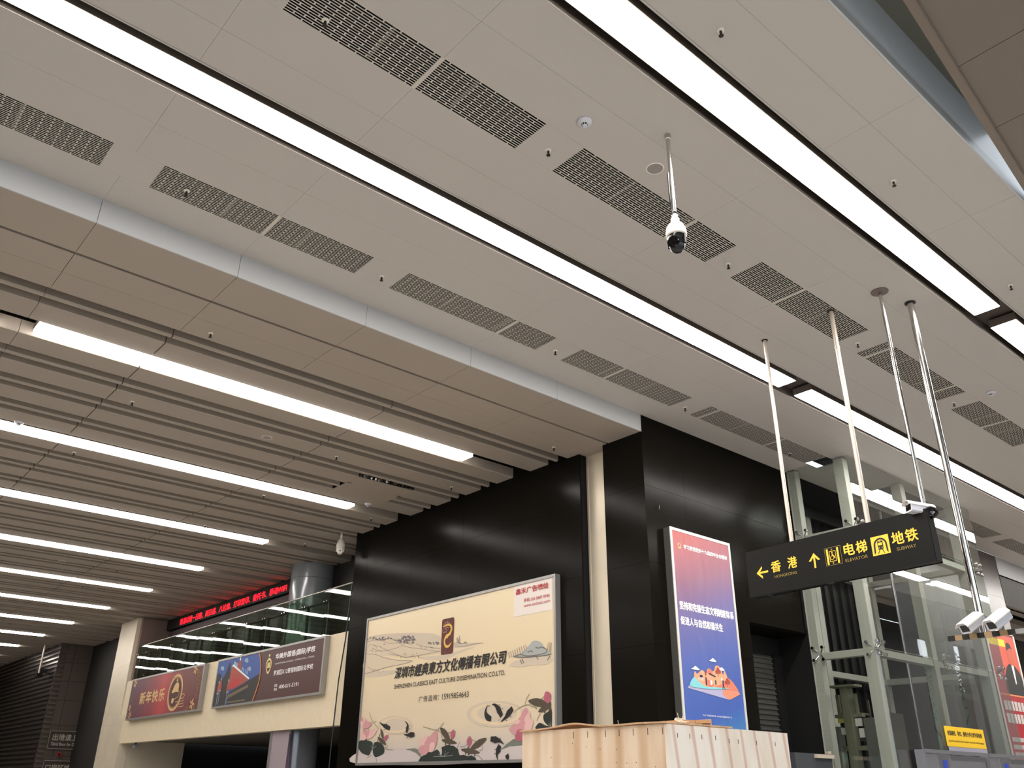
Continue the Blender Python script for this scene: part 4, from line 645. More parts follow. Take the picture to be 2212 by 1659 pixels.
p.rect('_yel', .661, .002, .711, .034, 6); p.rect('_yel', .674, .044, .698, .050, 6); p.ell('_yel', .665, -.026, .006, .006, 6); p.ell('_yel', .707, -.026, .006, .006, 6)
p.ribbon('_blk', [(.668, -.05), (.645, -.095)], .009, 4); p.ribbon('_blk', [(.704, -.05), (.727, -.095)], .009, 4)
p.ell('_yel', .686, .064, .012, .006, 6)
p.build('train_pictogram', t)
for mm in ('ink__yel',): MATS[mm].node_tree.nodes['Principled BSDF'].inputs['Emission Color'].default_value = lin('E3B136'); MATS[mm].node_tree.nodes['Principled BSDF'].inputs['Emission Strength'].default_value = .18

# --- pipes
def pipe(name, x, y, z0, z1, rr, label, m, flange=0, split=0):
    t = thing(name, label, 'pipe', (x, y, z1), None)
    mb = MB(); L = z1-z0
    mb.tube((0, 0, -L), (0, 0, -.001), rr, 20); mb.build('tube', m, t, True)
    if flange: mb = MB(); mb.lathe([(0, -.002), (flange, -.002), (flange, -.012), (rr, -.014)], 0, 0, 32); mb.build('ceiling_plate', mat('plate_brown', '6A5E58', .5), t, True)
    else: mb = MB(); mb.lathe([(rr*1.7, -.0005), (rr*1.7, -.01), (rr, -.012)], 0, 0, 20); mb.build('collar', M_RUST, t, True)
    if split: mb = MB(); mb.lathe([(rr, -split), (rr*1.2, -split-.004), (rr*1.2, -split-.03), (rr, -split-.034)], 0, 0, 20); mb.build('joint_sleeve', m, t, True)
    return t
pipe('sign_pipe', 10.0, 5.93, 4.555, H, .026, 'slim pipe holding the left end of the black sign', M_PIPE)
pipe('sign_pipe', 9.955, 4.83, 4.555, H, .030, 'slim pipe through the grille holding the middle of the sign', M_PIPE, split=.56)
pipe('camera_pipe', 9.97, 4.13, 4.60, H, .024, 'shiny thin pipe under a round brown plate, ending at the sign corner', M_STEEL, flange=.11)
t = pipe('camera_pipe', 10.55, 4.00, 3.24, H, .042, 'thickest shiny pipe, carrying the striped camera bar', M_STEEL)
mb = MB(); zb = 3.20-H
for i in range(9):
    a = -.41+i*.082+.04; sk = .02
    mb.prism([(a-.0, zb-.028), (a+.082, zb-.028), (a+.082, zb+.028), (a, zb+.028)], 0, -.1, -.05, m=i % 2)
mb.build('striped_crossbar', [mat('bar_black', '14120F', .45), mat('bar_tan', 'A08560', .45)], t)
mb = MB(); mb.box(-.1, -.05, -.46, -.37, zb-.024, zb+.024); mb.build('bar_end', M_ALU, t)

# --- box cameras on the bar
def box_cam(loc, fwd, label, s=1.0, grp='box cameras'):
    fwd = Vector(fwd).normalized(); rt = fwd.cross(Vector((0, 0, 1))).normalized(); up = rt.cross(fwd)
    t = thing('security_camera', label, 'security camera', loc, grp); Z = Vector((0, 0, 0))
    def pr(prof, a, b, m, name, par=t):
        mb = MB(); n = len(prof); mb.v = [tuple(rt*x+up*y+fwd*q) for q in (a, b) for x, y in prof]
        for i in range(n): j = (i+1) % n; mb.f.append((i, j, n+j, n+i)); mb.m.append(0)
        mb.f.append(tuple(range(n))[::-1]); mb.m.append(0); mb.f.append(tuple(range(n, 2*n))); mb.m.append(0)
        return mb.build(name, m, par)
    w = .068*s; h = .062*s; L = .17*s
    body = pr([(-w, -h*.75), (-w*.75, -h), (w*.75, -h), (w, -h*.75), (w, h*.5), (w*.6, h), (-w*.6, h), (-w, h*.5)], -L, L*.86, M_WHITE2, 'housing')
    pr([(-w*.72, -h*.68), (w*.72, -h*.68), (w*.72, h*.55), (-w*.72, h*.55)], L*.86, L*.87, M_BLKG, 'front_window')
    pr([(-w*1.12, h*.35), (-w*1.12, h*.55), (-w*.66, h*1.16), (w*.66, h*1.16), (w*1.12, h*.55), (w*1.12, h*.35), (w*1.06, h*.35), (w*1.06, h*.53), (w*.62, h*1.1), (-w*.62, h*1.1), (-w*1.06, h*.53), (-w*1.06, h*.35)], -L*1.02, L*1.12, M_WHITE, 'sun_shield')
    return t, fwd, rt, up
FW = (-.90, .24, -.48)
for (loc, lb) in (((10.42, 4.06, 3.335), 'left of the two white box cameras on the striped bar'), ((10.42, 3.77, 3.335), 'right of the two white box cameras on the striped bar')):
    t, fw, rt, up = box_cam(loc, FW, lb)
    mb = MB(); mb.box(-.03, .05, -.03, .03, -.105, -.055); mb.tube((.03, 0, -.06), (0, 0, -.03), .02, 10); mb.build('bracket', M_STEEL2, t)
t, fw, rt, up = box_cam((9.83, 4.13, 4.575), (-.80, .48, .10), 'white box camera with tangled black cable clamped on the sign corner', .95)
mb = MB(); mb.box(.0, .12, -.03, .03, -.06, -.02); mb.tube((.1, 0, -.05), (.14, 0, .03), .015, 10); mb.build('bracket', M_ALU, t)
mb = MB(); rng = random.Random(2)
for k in range(5):
    pts = [(.02+.03*math.cos(a+k)*1.2+rng.uniform(-.01, .01), -.11+(.085-.008*k)*math.cos(a), -.065+(.06-.006*k)*math.sin(a)+rng.uniform(-.008, .008)) for a in [2*PI*i/14 for i in range(15)]]
    mb.path(pts, .011, 6)
mb.path([(.03, .1, -.05), (-.02, .05, -.08), (-.01, 0, -.11), (.02, -.06, -.15), (.03, -.1, -.12)], .012, 6)
mb.build('cable_coil', M_BLK, t, True)

# --- dome cameras
def ptz(x, y, zc, r_, ztop, label, dark, s=1.0):
    t = thing('dome_camera', label, 'security camera', (x, y, ztop), 'pan-tilt dome cameras'); z = zc-ztop
    mb = MB(); mb.tube((0, 0, z+.28*s), (0, 0, -.001), .022*s, 16); mb.lathe([(.03, -.0005), (.03, -.05), (.022, -.055)], 0, 0, 16); mb.build('pole', M_STEEL if dark else M_WHITE, t, True)
    if dark: mb = MB(); mb.path([(-.035, .01, z+.75), (-.04, .01, z+.5), (-.03, .01, z+.3), (-.02, 0, z+.2)], .008, 6); mb.build('cable', M_BLK, t)
    mb = MB(); mb.lathe([(.022, z+.25), (.03, z+.245), (.03, z+.20), (.042, z+.195), (.042, z+.145), (.055, z+.14), (.078, z+.115), (.094, z+.075), (.10, z+.03), (.10, z), (.09, z-.01), (0, z-.01)] if s == 1 else [(.03, z+.3), (.03, z+.22), (.06, z+.19), (.095, z+.12), (.105, z+.05), (.105, z), (.09, z-.01), (0, z-.01)], 0, 0, 28); mb.build('cap', M_WHITE, t, True)
    mb = MB(); mb.lathe([(.085, z-.008), (.088, z-.03), (.078, z-.05), (.078, z-.10), (.07, z-.14), (.045, z-.17), (0, z-.18)], 0, 0, 28)
    o = mb.build('head', M_BLK if dark else M_WHITE, t, True)
    # lens face turned towards the viewer's side
    a = math.atan2(-y, -x)+(-.5 if dark else 0.0); fx, fy = math.cos(a), math.sin(a)
    mb = MB(); c0 = Vector((fx*.05, fy*.05, z-.10)); c1 = Vector((fx*.083, fy*.083, z-.10-.004))
    mb.tube(c0, c1, .058, 24); mb.build('lens_ring', M_BLKG if dark else M_WHITE, t, True)
    mb = MB(); mb.tube(c1, c1+(c1-c0)*.1, .022, 16); mb.build('lens', M_BLKG, t, True)
    sx, sy = -fy, fx
    for q in (-1, 1):
        mb = MB(); mb.box(sx*q*.082-.012, sx*q*.082+.012, sy*q*.082-.012, sy*q*.082+.012, z-.11, z-.01)
        mb.build('yoke_arm', M_BLK if dark else M_WHITE, t)
    return t
ptz(5.53, 4.06, 6.36, .1, H, 'dome camera with black head and cream cap on a long shiny pole', True)
ptz(10.37, 18.60, 6.96, .1, ZL+.1, 'white dome camera under the slats, left of the black wall', False, 1.1)
t = thing('bullet_camera', 'small dark camera on a thin drop pole before the slatted far wall', 'security camera', (10.17, 44.74, ZL), None)
mb = MB(); mb.tube((0, 0, -1.25), (0, 0, -.001), .04, 8); mb.build('drop_pole', M_PIPE, t)
mb = MB(); mb.box(-.12, .12, -.30, .12, -1.42, -1.25); mb.box(-.05, .35, .05, .25, -1.2, -1.0); mb.build('housing', M_BLK, t)

# ================================================================ LIGHT-BOX BILLBOARDS
def frame_x(x, y0, y1, z0, z1, w, d, m, parent, name='frame'):
    """picture-frame of a light box facing -X: front edge at x, depth d"""
    mb = MB()
    mb.box(x, x+d, y0, y1, z1-w, z1); mb.box(x, x+d, y0, y1, z0, z0+w); mb.box(x, x+d, y0, y0+w, z0+w, z1-w); mb.box(x, x+d, y1-w, y1, z0+w, z1-w)
    return mb.build(name, m, parent)
t = thing('advert_board', 'big cream billboard with ink landscape, lotus flowers and black fish', 'billboard', (10.60, 14.27, 1.99))
def par(o, t): o.parent = t; o.matrix_parent_inverse = Matrix.Translation(-Vector(t.location)); return o
par(frame_x(10.60, 11.10, 17.44, 1.985, 5.10, .05, .125, M_ALU, None), t)
mb = MB(); mb.box(10.625, 10.72, 11.14, 17.40, 2.02, 5.07); par(mb.build('printed_sheet', ramp_mat('print_cream', (0, 0, 1), [(2.0, 'BDB4B4'), (2.7, 'D8C7AC'), (4.0, 'DECBA8'), (5.1, 'E2D0AC')], .35), None), t)
sh = Sheet((10.6235, 17.44, 1.99), (0, -1, 0))
sh.art(BOARD_ART); par(sh.build('ink_illustration', None), t)
lg = Sheet((10.6235, 17.44, 1.99), (0, -1, 0))
x0, x1, y0, y1 = 2.925, 3.335, 2.015, 2.725; c_ = .05
lg.smooth('maroon', [(x0, y0+c_), (x0+c_*.3, y0+c_*.3), (x0+c_, y0), ((x0+x1)/2, y0), (x1-c_, y0), (x1-c_*.3, y0+c_*.3), (x1, y0+c_), (x1, (y0+y1)/2), (x1, y1-c_), (x1-c_*.3, y1-c_*.3), (x1-c_, y1), ((x0+x1)/2, y1), (x0+c_, y1), (x0+c_*.3, y1-c_*.3), (x0, y1-c_), (x0, (y0+y1)/2)], 4)
par(lg.build('logo_plaque', None), t)
st = Sheet((10.6235, 17.44, 1.99), (0, -1, 0)); st.rect('stick', 5.19, 2.485, 6.245, 3.06, 3); par(st.build('paper_sticker', None), t)
B0 = Sheet((10.6235, 17.44, 1.99), (0, -1, 0)); IB = mat('ink_jet', '17110F', .6); IR = ink('red')
def T(body, x, y, w, h, m, **k):
    o = text(body, 'lettering', None, B0, x, y, w, h, m, lay=9, **k); par(o, t); return o
T('深圳市經典東方文化傳播有限公司', 1.31, 1.675, 3.66, .235, IB, bold=.028, shear=.22)
T('SHENZHEN CLASSICS EAST CULTURE DISSEMINATION CO.LTD.', 1.305, 1.475, 3.655, .085, IB, bold=.008)
T('广告咨询：', 2.235, 1.155, .70, .115, IB, bold=0); T('15919854643', 3.04, 1.158, .85, .105, IB, bold=.0)
T('鑫禾广告喷绘', 5.245, 2.880, .90, .112, IR, bold=.02); T('手机:135 5687 9743', 5.47, 2.715, .70, .068, IR, bold=.012); T('www.xinhesz.com', 5.47, 2.625, .71, .058, IR)

# --- red poster board on the -Y facing wall
t = thing('poster_board', 'tall framed red to blue banner poster on the black wall', 'poster', (11.98, 8.85, 2.2))
mb = MB(); w = .05; X0, X1, Z0, Z1 = 11.145, 12.82, 1.2, 5.615
for a in ((X0, X1, Z1-w, Z1), (X0, X1, Z0, Z0+w), (X0, X0+w, Z0+w, Z1-w), (X1-w, X1, Z0+w, Z1-w)): mb.box(a[0], a[1], 8.85, 8.865, a[2], a[3])
par(mb.build('front_frame', M_ALUL, None), t)
mb = MB(); mb.box(X0+.004, X1-.004, 8.866, 8.999, Z0+.004, Z1-.004); par(mb.build('box_body', mat('dark_grey_metal', '4A4946', .5), None), t)
pm = ramp_mat('print_red_blue', (-.28, 0, 1), [(-2.2, '4A86C4'), (-1.4, '4288B4'), (-.75, '4560A8'), (.2, '5666A8'), (.9, '6C6698'), (1.5, '8A5A70'), (2.3, 'AA4C48')], .35, wrinkle=.35)
mb = MB(); mb.box(X0+w-.01, X1-w+.01, 8.8585, 8.8655, Z0+w-.01, Z1-w+.01)
me = mb.build('banner_sheet', pm, None)
for v in me.data.vertices: v.co = (v.co.x-11.98, v.co.y-8.85, v.co.z-3.4)
me.location = (11.98, 8.85, 3.4); par(me, t)
P0 = Sheet((0, 8.857, 0), (1, 0, 0)); IW = mat('ink_white_letters', 'EDE9EA', .6)
def T2(body, x, y, w, h, **k): o = text(body, 'lettering', None, P0, x, y, w, h, k.pop('m', IW), lay=3, **k); par(o, t)
T2('学习贯彻党的十九届四中全会精神', 11.485, 5.288, 1.21, .075, bold=.03); T2('坚持和完善生态文明制度体系', 11.26, 4.255, 1.465, .132, bold=.035); T2('促进人与自然和谐共生', 11.26, 4.012, 1.12, .128, bold=.035)
T2('中共广东省委宣传部  中共深圳市委宣传部  宣', 11.636, 2.640, .757, .027)
C['emb'] = 'D9C68A'
p = Sheet((0, 8.857, 0), (1, 0, 0))
p.ribbon('emb', [(11.372, 5.372), (11.402, 5.345), (11.405, 5.305), (11.375, 5.278), (11.335, 5.280), (11.308, 5.298)], [.004, .014, .018, .016, .012, .010], 3)
p.ribbon('emb', [(11.335, 5.345), (11.395, 5.272)], .012, 3); p.poly('emb', [(11.318, 5.337), (11.345, 5.372), (11.362, 5.360), (11.335, 5.322)], 3)
par(p.build('emblem', None), t)
p = Sheet((0, 8.857, 0), (1, 0, 0))
p.poly('water', [(11.31, 3.037), (11.35, 3.08), (12.60, 3.10), (12.691, 3.032), (12.381, 2.925)], 2); p.poly('orange2', [(12.25, 3.10), (12.60, 3.13), (12.691, 3.032), (12.381, 2.925), (12.2, 3.0)], 3)
p.smooth('isl', [(11.49, 3.15), (11.49, 3.24), (11.52, 3.31), (11.56, 3.27), (11.62, 3.29), (11.69, 3.335), (11.76, 3.32), (11.80, 3.26), (11.85, 3.36), (11.91, 3.375), (11.97, 3.34), (12.03, 3.36), (12.07, 3.43), (12.15, 3.44), (12.22, 3.40), (12.26, 3.31), (12.31, 3.38), (12.37, 3.29), (12.40, 3.20), (12.3, 3.1), (11.6, 3.08)], 4)
p.smooth('isl2', [(12.02, 3.10), (12.2, 3.16), (12.38, 3.26), (12.50, 3.22), (12.57, 3.16), (12.62, 3.09), (12.3, 3.08)], 5); p.smooth('isl2', [(11.84, 3.30), (11.90, 3.38), (11.97, 3.34), (11.95, 3.28)], 5)
p.smooth('isl2', [(11.75, 3.16), (11.86, 3.20), (12.0, 3.12), (11.85, 3.09)], 5)
p.smooth('teal', [(11.37, 3.08), (11.41, 3.16), (11.50, 3.21), (11.60, 3.15), (11.70, 3.10), (11.5, 3.07)], 6); p.smooth('teal', [(11.37, 3.07), (11.6, 3.12), (11.8, 3.09), (12.1, 3.10), (12.42, 3.11), (12.2, 3.08), (11.9, 3.06), (11.6, 3.055)], 7)
for cx, cy, s_ in ((11.545, 3.347, 1), (12.02, 3.515, .9), (12.235, 3.395, .75)):
    p.smooth('cloudw', [(cx-.11*s_, cy-.012), (cx-.05*s_, cy+.012), (cx-.01*s_, cy+.04*s_), (cx+.04*s_, cy+.02), (cx+.10*s_, cy-.012), (cx, cy-.022)], 6)
for cx, cy in ((12.13, 3.34), (12.36, 3.19)):
    p.ell('brick', cx-.04, cy, .035, .03, 7); p.ell('brick', cx+.04, cy+.01, .035, .035, 7); p.ell('brick', cx, cy+.04, .035, .035, 7); p.ribbon('brick', [(cx, cy), (cx, cy-.07)], .01, 7)
for x, y, h in ((11.79, 3.17, .12), (12.24, 3.17, .10), (12.04, 3.17, .07)):
    p.ribbon('navy', [(x, y-h/2), (x, y+h/2)], .03, 8); p.ell('isl', x, y+h/2+.018, .014, .014, 8)
p.ribbon('navy', [(12.24, 3.14), (12.21, 3.08)], .014, 8); p.ribbon('navy', [(12.24, 3.14), (12.28, 3.08)], .014, 8)
p.ell('cloudw', 11.92, 3.16, .025, .04, 8); p.ell('cloudw', 12.21, 3.23, .02, .025, 8); p.ribbon('navy', [(11.88, 3.30), (11.97, 3.28), (12.05, 3.26)], .02, 8)
for x in (11.60, 11.65, 11.69): p.ribbon('cloudw', [(x, 3.17), (x+.01, 3.22)], .016, 8)
p.ell('navy', 11.67, 3.24, .04, .02, 8); p.ribbon('brick', [(11.79, 3.26), (11.80, 3.33)], .03, 8)
par(p.build('island_illustration', None), t)

# --- two light-box banners on the balcony
def banner_box(y0, y1, z0, z1, label, sheetmat, nm):
    t = thing(nm, label, 'banner', (10.7, (y0+y1)/2, z0), 'light-box banners on the balcony')
    par(frame_x(10.70, y0, y1, z0, z1, .055, .148, M_ALU, None), t)
    mb = MB(); mb.box(10.712, 10.84, y0+.04, y1-.04, z0+.04, z1-.04); par(mb.build('printed_sheet', sheetmat, None), t); return t
m1 = ramp_mat('print_new_year_red', (0, -1, 0), [(-33.3, '5B3A48'), (-32, '6A3540'), (-31, '86343A'), (-30.1, 'B23A3C'), (-29.6, '9A3234'), (-28.5, '6E2A2C'), (-26.9, '5E2826')], .5)
t = banner_box(26.90, 33.30, 3.585, 4.965, 'red banner with gold writing, gold oval and flowers on the balcony', m1, 'new_year_banner')
N0 = Sheet((10.711, 33.30, 3.585), (0, -1, 0)); IG = ink('goldp')
o = text('新年快乐', 'lettering', None, N0, 1.08, .475, 2.30, .39, IG, bold=.03, lay=4, spacing=1.15); par(o, t)
p = Sheet((10.711, 33.30, 3.585), (0, -1, 0)); cx, cy = 4.29, .665
p.ell('goldp', cx, cy, .60, .565, 2, hole=.86, seg=40); p.ell('goldd', cx, cy, .53, .49, 3, hole=.9, seg=40); p.ell('oval', cx, cy, .47, .43, 2, seg=40)
p.smooth('goldp', [(cx-.30, cy+.02), (cx-.22, cy+.10), (cx-.15, cy+.20), (cx-.02, cy+.28), (cx+.12, cy+.30), (cx+.24, cy+.22), (cx+.26, cy+.06), (cx+.22, cy+.0), (cx+.0, cy+.01), (cx-.18, cy-.01)], 4)
p.ell('goldp', cx+.04, cy+.37, .06, .05, 4); p.ell('goldp', cx-.10, cy-.25, .10, .085, 4); p.ribbon('goldp', [(cx+.24, cy+.05), (cx+.36, cy-.02), (cx+.32, cy-.14), (cx+.08, cy-.20), (cx-.02, cy-.24)], .022, 4)
p.ribbon('goldd', [(cx-.55, cy+.35), (cx-.95, cy+.33), (cx-1.0, cy+.27)], .02, 3); p.ribbon('goldd', [(cx-.25, cy+.52), (cx-.45, cy+.53), (cx-.4, cy+.47), (cx-.2, cy+.47)], .02, 3)
for i in range(3): p.ribbon('goldp', [(cx+.15+.12*i, cy-.30-.08*i), (cx+.75+.05*i, cy-.30-.08*i), (cx+.85, cy-.26-.08*i)], .018, 4)
p.ribbon('goldp', [(cx+.45, cy-.2), (cx+.72, cy-.22), (cx+.85, cy-.14), (cx+.7, cy-.08), (cx+.6, cy-.12)], .022, 4)
rng = random.Random(5)
def flower(x, y, s_, k='goldp'):
    for a in range(5): p.ell(k, x+s_*.6*math.cos(a*1.256), y+s_*.6*math.sin(a*1.256), s_*.45, s_*.22, 4, seg=10, rot=a*1.256)
for (x, y, s_) in ((.32, 1.24, .16), (5.72, 1.25, .15), (5.95, 1.16, .10), (5.85, .22, .17), (6.05, .12, .10), (.22, .42, .12), (.35, .16, .14), (.16, .10, .1), (5.5, .12, .10), (5.3, .08, .06)): flower(x, y, s_, 'goldp' if s_ > .11 else 'goldd')
for (x, y, s_) in ((6.08, 1.02, .13), (6.1, .80, .11), (6.12, .62, .09), (6.10, .45, .08), (5.98, 1.22, .1), (.20, .66, .08), (.28, .78, .06)): p.ell('goldd', x, y, s_, s_, 3, hole=.82, seg=20); p.ell('goldd', x, y, s_*.4, s_*.4, 3, seg=12)
par(p.build('gold_ornament', None), t)
t = banner_box(19.50, 25.90, 3.585, 4.965, 'maroon banner with a red tower photo, crest and white writing', mat('print_maroon', '48211F', .5), 'school_banner')
p = Sheet((10.711, 25.90, 3.585), (0, -1, 0))
A_ = [(2.73, 1.31), (2.85, 1.15), (2.93, .98), (2.965, .70), (2.93, .50), (2.86, .36), (2.78, .20), (2.68, .07)]
p.poly('sky', [(.06, .06), (.06, 1.31)]+A_, 1)
p.smooth('roof', [(.06, .9), (.3, .95), (.45, .82), (.62, .9), (.75, 1.1), (.9, 1.22), (1.0, .6), (.9, .08), (.07, .08)], 2)
p.poly('roof', [(1.0, .06), (1.1, .40), (2.965, .76), (2.93, .50), (2.86, .36), (2.78, .20), (2.68, .07)], 4)
p.poly('brick', [(.93, .50), (1.03, 1.10), (1.12, 1.12), (2.28, .66), (2.1, .60), (1.3, .46)], 3); p.poly('cloudw', [(1.02, 1.10), (1.12, 1.16), (2.30, .69), (2.28, .65), (1.12, 1.10)], 4)
p.poly('red', [(1.10, .56), (1.28, .80), (1.42, .70), (1.55, .80), (1.72, .60), (1.5, .50), (1.2, .46)], 5)
p.poly('brick', [(1.42, 1.02), (1.46, 1.20), (1.55, 1.28), (1.63, 1.20), (1.68, .92)], 3); p.poly('cloudw', [(1.50, 1.24), (1.55, 1.34), (1.60, 1.22)], 4)
for x in (1.15, 1.22, 1.29, 1.36, 1.75, 1.85, 2.0, 2.1): p.rect('cloudw', x, 1.16-(x-1.1)*.36, x+.025, 1.26-(x-1.1)*.36, 4)
p.poly('tan', [(1.02, .32), (2.3, .52), (2.3, .44), (1.02, .20)], 5)
for i in range(10): p.rect('darkb', 1.10+.115*i, .15+.018*i, 1.16+.115*i, .26+.018*i, 6)
p.rect('tan', 1.0, .1, 2.2, .14, 5)
for x, y in ((.30, .62), (.42, .70), (.96, .62)):
    p.smooth('brick', [(x-.07, y-.2), (x-.06, y), (x, y+.12), (x+.06, y), (x+.07, y-.2)], 6); p.ell('cloud', x, y+.1, .04, .04, 7); p.rect('cloud', x-.06, y-.24, x+.07, y-.20, 7); p.rect('cloud', x-.02, .08, x+.01, y-.25, 6)
for x, y in ((.35, 1.12), (1.95, 1.20), (2.2, .95)): p.ell('cloud', x, y, .12, .05, 2); p.ell('cloud', x+.07, y-.04, .08, .04, 2)
p.ribbon('orange', [(a+.01, b) for a, b in A_], .05, 7)
p.smooth('emb', [(3.24, .98), (3.33, 1.10), (3.42, 1.12), (3.51, 1.08), (3.58, .97), (3.55, .82), (3.42, .70), (3.29, .82)], 3); p.smooth('maroon', [(3.29, .98), (3.42, 1.06), (3.53, .97), (3.50, .84), (3.42, .76), (3.33, .84)], 4)
p.rect('emb', 3.34, .86, 3.50, 1.0, 5); p.ell('emb', 3.40, 1.19, .05, .04, 3); par(p.build('photo_and_crest', None), t)
N0 = Sheet((10.711, 25.90, 3.585), (0, -1, 0))
for body, x, y, w, h, b in (('华美外国语(国际)学校', 3.775, 1.025, 2.15, .165, .03), ('HUAMEI FOREIGN LANGUAGE  |  INTERNATIONAL  |  SCHOOL', 3.785, .900, 2.14, .05, 0), ('罗湖区K12寄宿制国际化学校', 3.78, .632, 2.125, .128, .02), ('400-011-5191', 4.18, .273, 1.055, .095, .02), ('招生', 3.90, .335, .18, .075, .01), ('热线', 3.90, .238, .18, .075, .01)):
    o = text(body, 'lettering', None, N0, x, y, w, h, IW, bold=b, lay=4); par(o, t)

# --- running-text LED sign
t = thing('led_sign', 'long black running-text display with glowing red characters', 'sign', (11.9, 29.0, 6.9))
mb = MB(); mb.box(11.86, 12.0, 23.0, 34.14, 6.90, ZL-.01); par(mb.build('housing', mat('led_black', '0A0808', .5), None), t)
LR = mat('led_red', 'FF1020', .5, emit='FF1424', es=1.5)
L0 = Sheet((11.858, 32.84, 6.93), (0, -1, 0)); o = text('香港过境一日遊、两日遊、八达通、打印复印、委托书、移动WIFI', 'lettering', None, L0, 0, .03, 8.5, .225, LR, bold=.012, lay=2, shear=.06); par(o, t)
# shop front under the display
t = thing('shop_front', 'dim shop wall with dark diamond posters behind the glass railing', 'shop front', (11.97, 28, 4.96))
mb = MB(); mb.box(11.95, 11.998, 22.95, 34.1, 4.97, 6.85); par(mb.build('panel_wall', mat('shop_wall', '5A4A4A', .5), None), t)
p = Sheet((11.948, 34.1, 4.97), (0, -1, 0)); C['dia'] = '2A2426'; C['dia2'] = '7C7674'
for i in range(7):
    x = 1.2+1.6*i; p.poly('dia', [(x, .9), (x+.28, 1.6), (x+.5, .9), (x+.26, .2)], 1); p.rect('dia2', x+.7, .15, x+1.2, 1.1, 1); p.rect('dia', x+.75, .55, x+1.15, .62, 2)
p.rect('dia', 1.3, 1.62, 2.6, 1.68, 1); par(p.build('diamond_posters', None), t)
o = text('11/6 特惠', 'lettering', None, Sheet((11.946, 34.1, 4.97), (0, -1, 0)), 7.9, 1.38, 1.2, .35, ink('dia'), bold=.02); par(o, t)
for y in (24.5, 27.5):
    mb = MB(); mb.box(11.25, 11.6, y, y+.5, 4.96, 5.9); mb.box(11.3, 11.55, y+.1, y+.4, 5.9, 6.1); par(mb.build('display_stand', mat('shop_goods', '241F1C', .6)), t)

# --- glass railing
t = thing('glass_railing', 'glass balcony railing with a thin steel handrail reflecting the lamps', 'railing', (10.9, 26, 4.99))
rng = random.Random(11)
y = 18.60; i = 0
edges = [18.60, 19.98, 21.15, 22.32, 23.5, 24.67, 25.84, 27.0, 28.2, 29.35, 30.5, 31.7, 32.85, 33.80]
for a, b in zip(edges[:-1], edges[1:]):
    mb = MB(); mb.box(-.006, .006, -(b-a)/2+.008, (b-a)/2-.008, 0, 1.17)
    o = mb.build('glass_pane', M_GLASSR, None); o.location = (10.87, (a+b)/2, 4.99); o.rotation_euler = (0, rng.uniform(-.003, .003), rng.uniform(-.005, .005)); par(o, t)
mb = MB(); mb.tube((10.87, 18.55, 6.18), (10.87, 33.3, 6.18), .022, 12); par(mb.build('handrail', M_STEEL, None, True), t)
mb = MB(); mb.tube((11.02, 18.55, 5.92), (11.02, 33.7, 5.92), .03, 10); par(mb.build('inner_rail', mat('dark_rail', '2E2C2A', .3, metal=.7), None, True), t)
for a in edges[1:]:
    mb = MB(); mb.box(10.96, 11.04, a-.03, a+.03, 4.96, 5.94); par(mb.build('post', mat('rail_post', '5A5A58', .4, metal=.6), None), t)
    for q in (-.07, .07):
        mb = MB(); mb.tube((10.85, a+q, 5.90), (10.98, a+q, 5.90), .018, 8); par(mb.build('glass_clamp', M_STEEL, None), t)
# loose black cable by the corner
mb = MB(); mb.path([(10.78, 18.56, 6.13), (10.78, 18.65, 4.8), (10.78, 18.80, 3.85), (10.78, 18.86, 2.53), (10.78, 18.9, 0.02)], .016, 8)
tag(mb.build('cable', M_BLK), 'thin black cable dangling past the balcony beside the black wall', 'cable')
# light box and round column foot under the balcony
t = thing('light_box_poster', 'pale lilac poster panel in a metal frame under the balcony', 'poster', (11, 22, 0))
mb = MB(); mb.box(10.96, 11.0, 21.32, 22.28, 0.02, 2.85); par(mb.build('panel', mat('lilac_panel', '9A8E94', .5), None), t)
mb = MB(); mb.box(10.93, 10.96, 22.26, 22.34, 0.01, 2.855); par(mb.build('edge_frame', M_ALU, None), t)
mb = MB(); mb.prism([(21.32, 2.75), (21.2, 1.9), (20.9, 1.2), (21.32, 1.2)], 0, 10.97, 10.99); par(mb.build('fold_out_flap', mat('purple_flap', '5A4A62', .5), None), t)
p = Sheet((10.958, 22.26, 0), (0, -1, 0)); p.poly('purple', [(.86, .2), (.93, 2.8), (.96, 2.8), (.96, .2)], 1); par(p.build('purple_print', None), t)

# --- far wall signs
for (z0, z1, lb, rows) in ((2.90, 3.64, 'grey framed wall sign, upper of two, on the dark far stone wall', [('出境请上三楼', 11.03, 3.24, 1.55, .27), ('Third floor for Departure', 11.0, 3.0, 1.45, .17)]),
                     (1.62, 2.45, 'grey framed wall sign, lower of two, cut by the bottom edge', [('口岸区域请勿滞留', 11.0, 2.02, 2.0, .27)])):
    t = thing('wall_sign', lb, 'sign', (11.9, 43.4, z0)); ox = 10.88
    mb = MB(); mb.box(ox, 13.0, 43.42, 43.48, z0, z1); par(mb.build('sign_plate', mat('sign_brown', '352D28', .4), None), t)
    mb = MB()
    for a in ((ox, 13.0, z1-.025, z1), (ox, 13.0, z0, z0+.025), (ox, ox+.02, z0, z1)): mb.box(a[0], a[1], 43.40, 43.42, a[2], a[3])
    par(mb.build('border', mat('sign_border', '8C867C', .4), None), t)
    F0 = Sheet((0, 43.415, 0), (1, 0, 0))
    for body, x, y, w, h in rows: o = text(body, 'lettering', None, F0, x, y, w, h, mat('sign_grey_letters', 'A39C90', .5), bold=.02); par(o, t)
t = thing('alarm_bell', 'small round red alarm on the stone between the two wall signs', 'alarm', (11.44, 43.47, 2.68))
mb = MB(); mb.tube((0, 0, 0), (0, -.08, 0), .10, 20); mb.build('body', mat('alarm_red', '8A1E1A', .4), t, True)
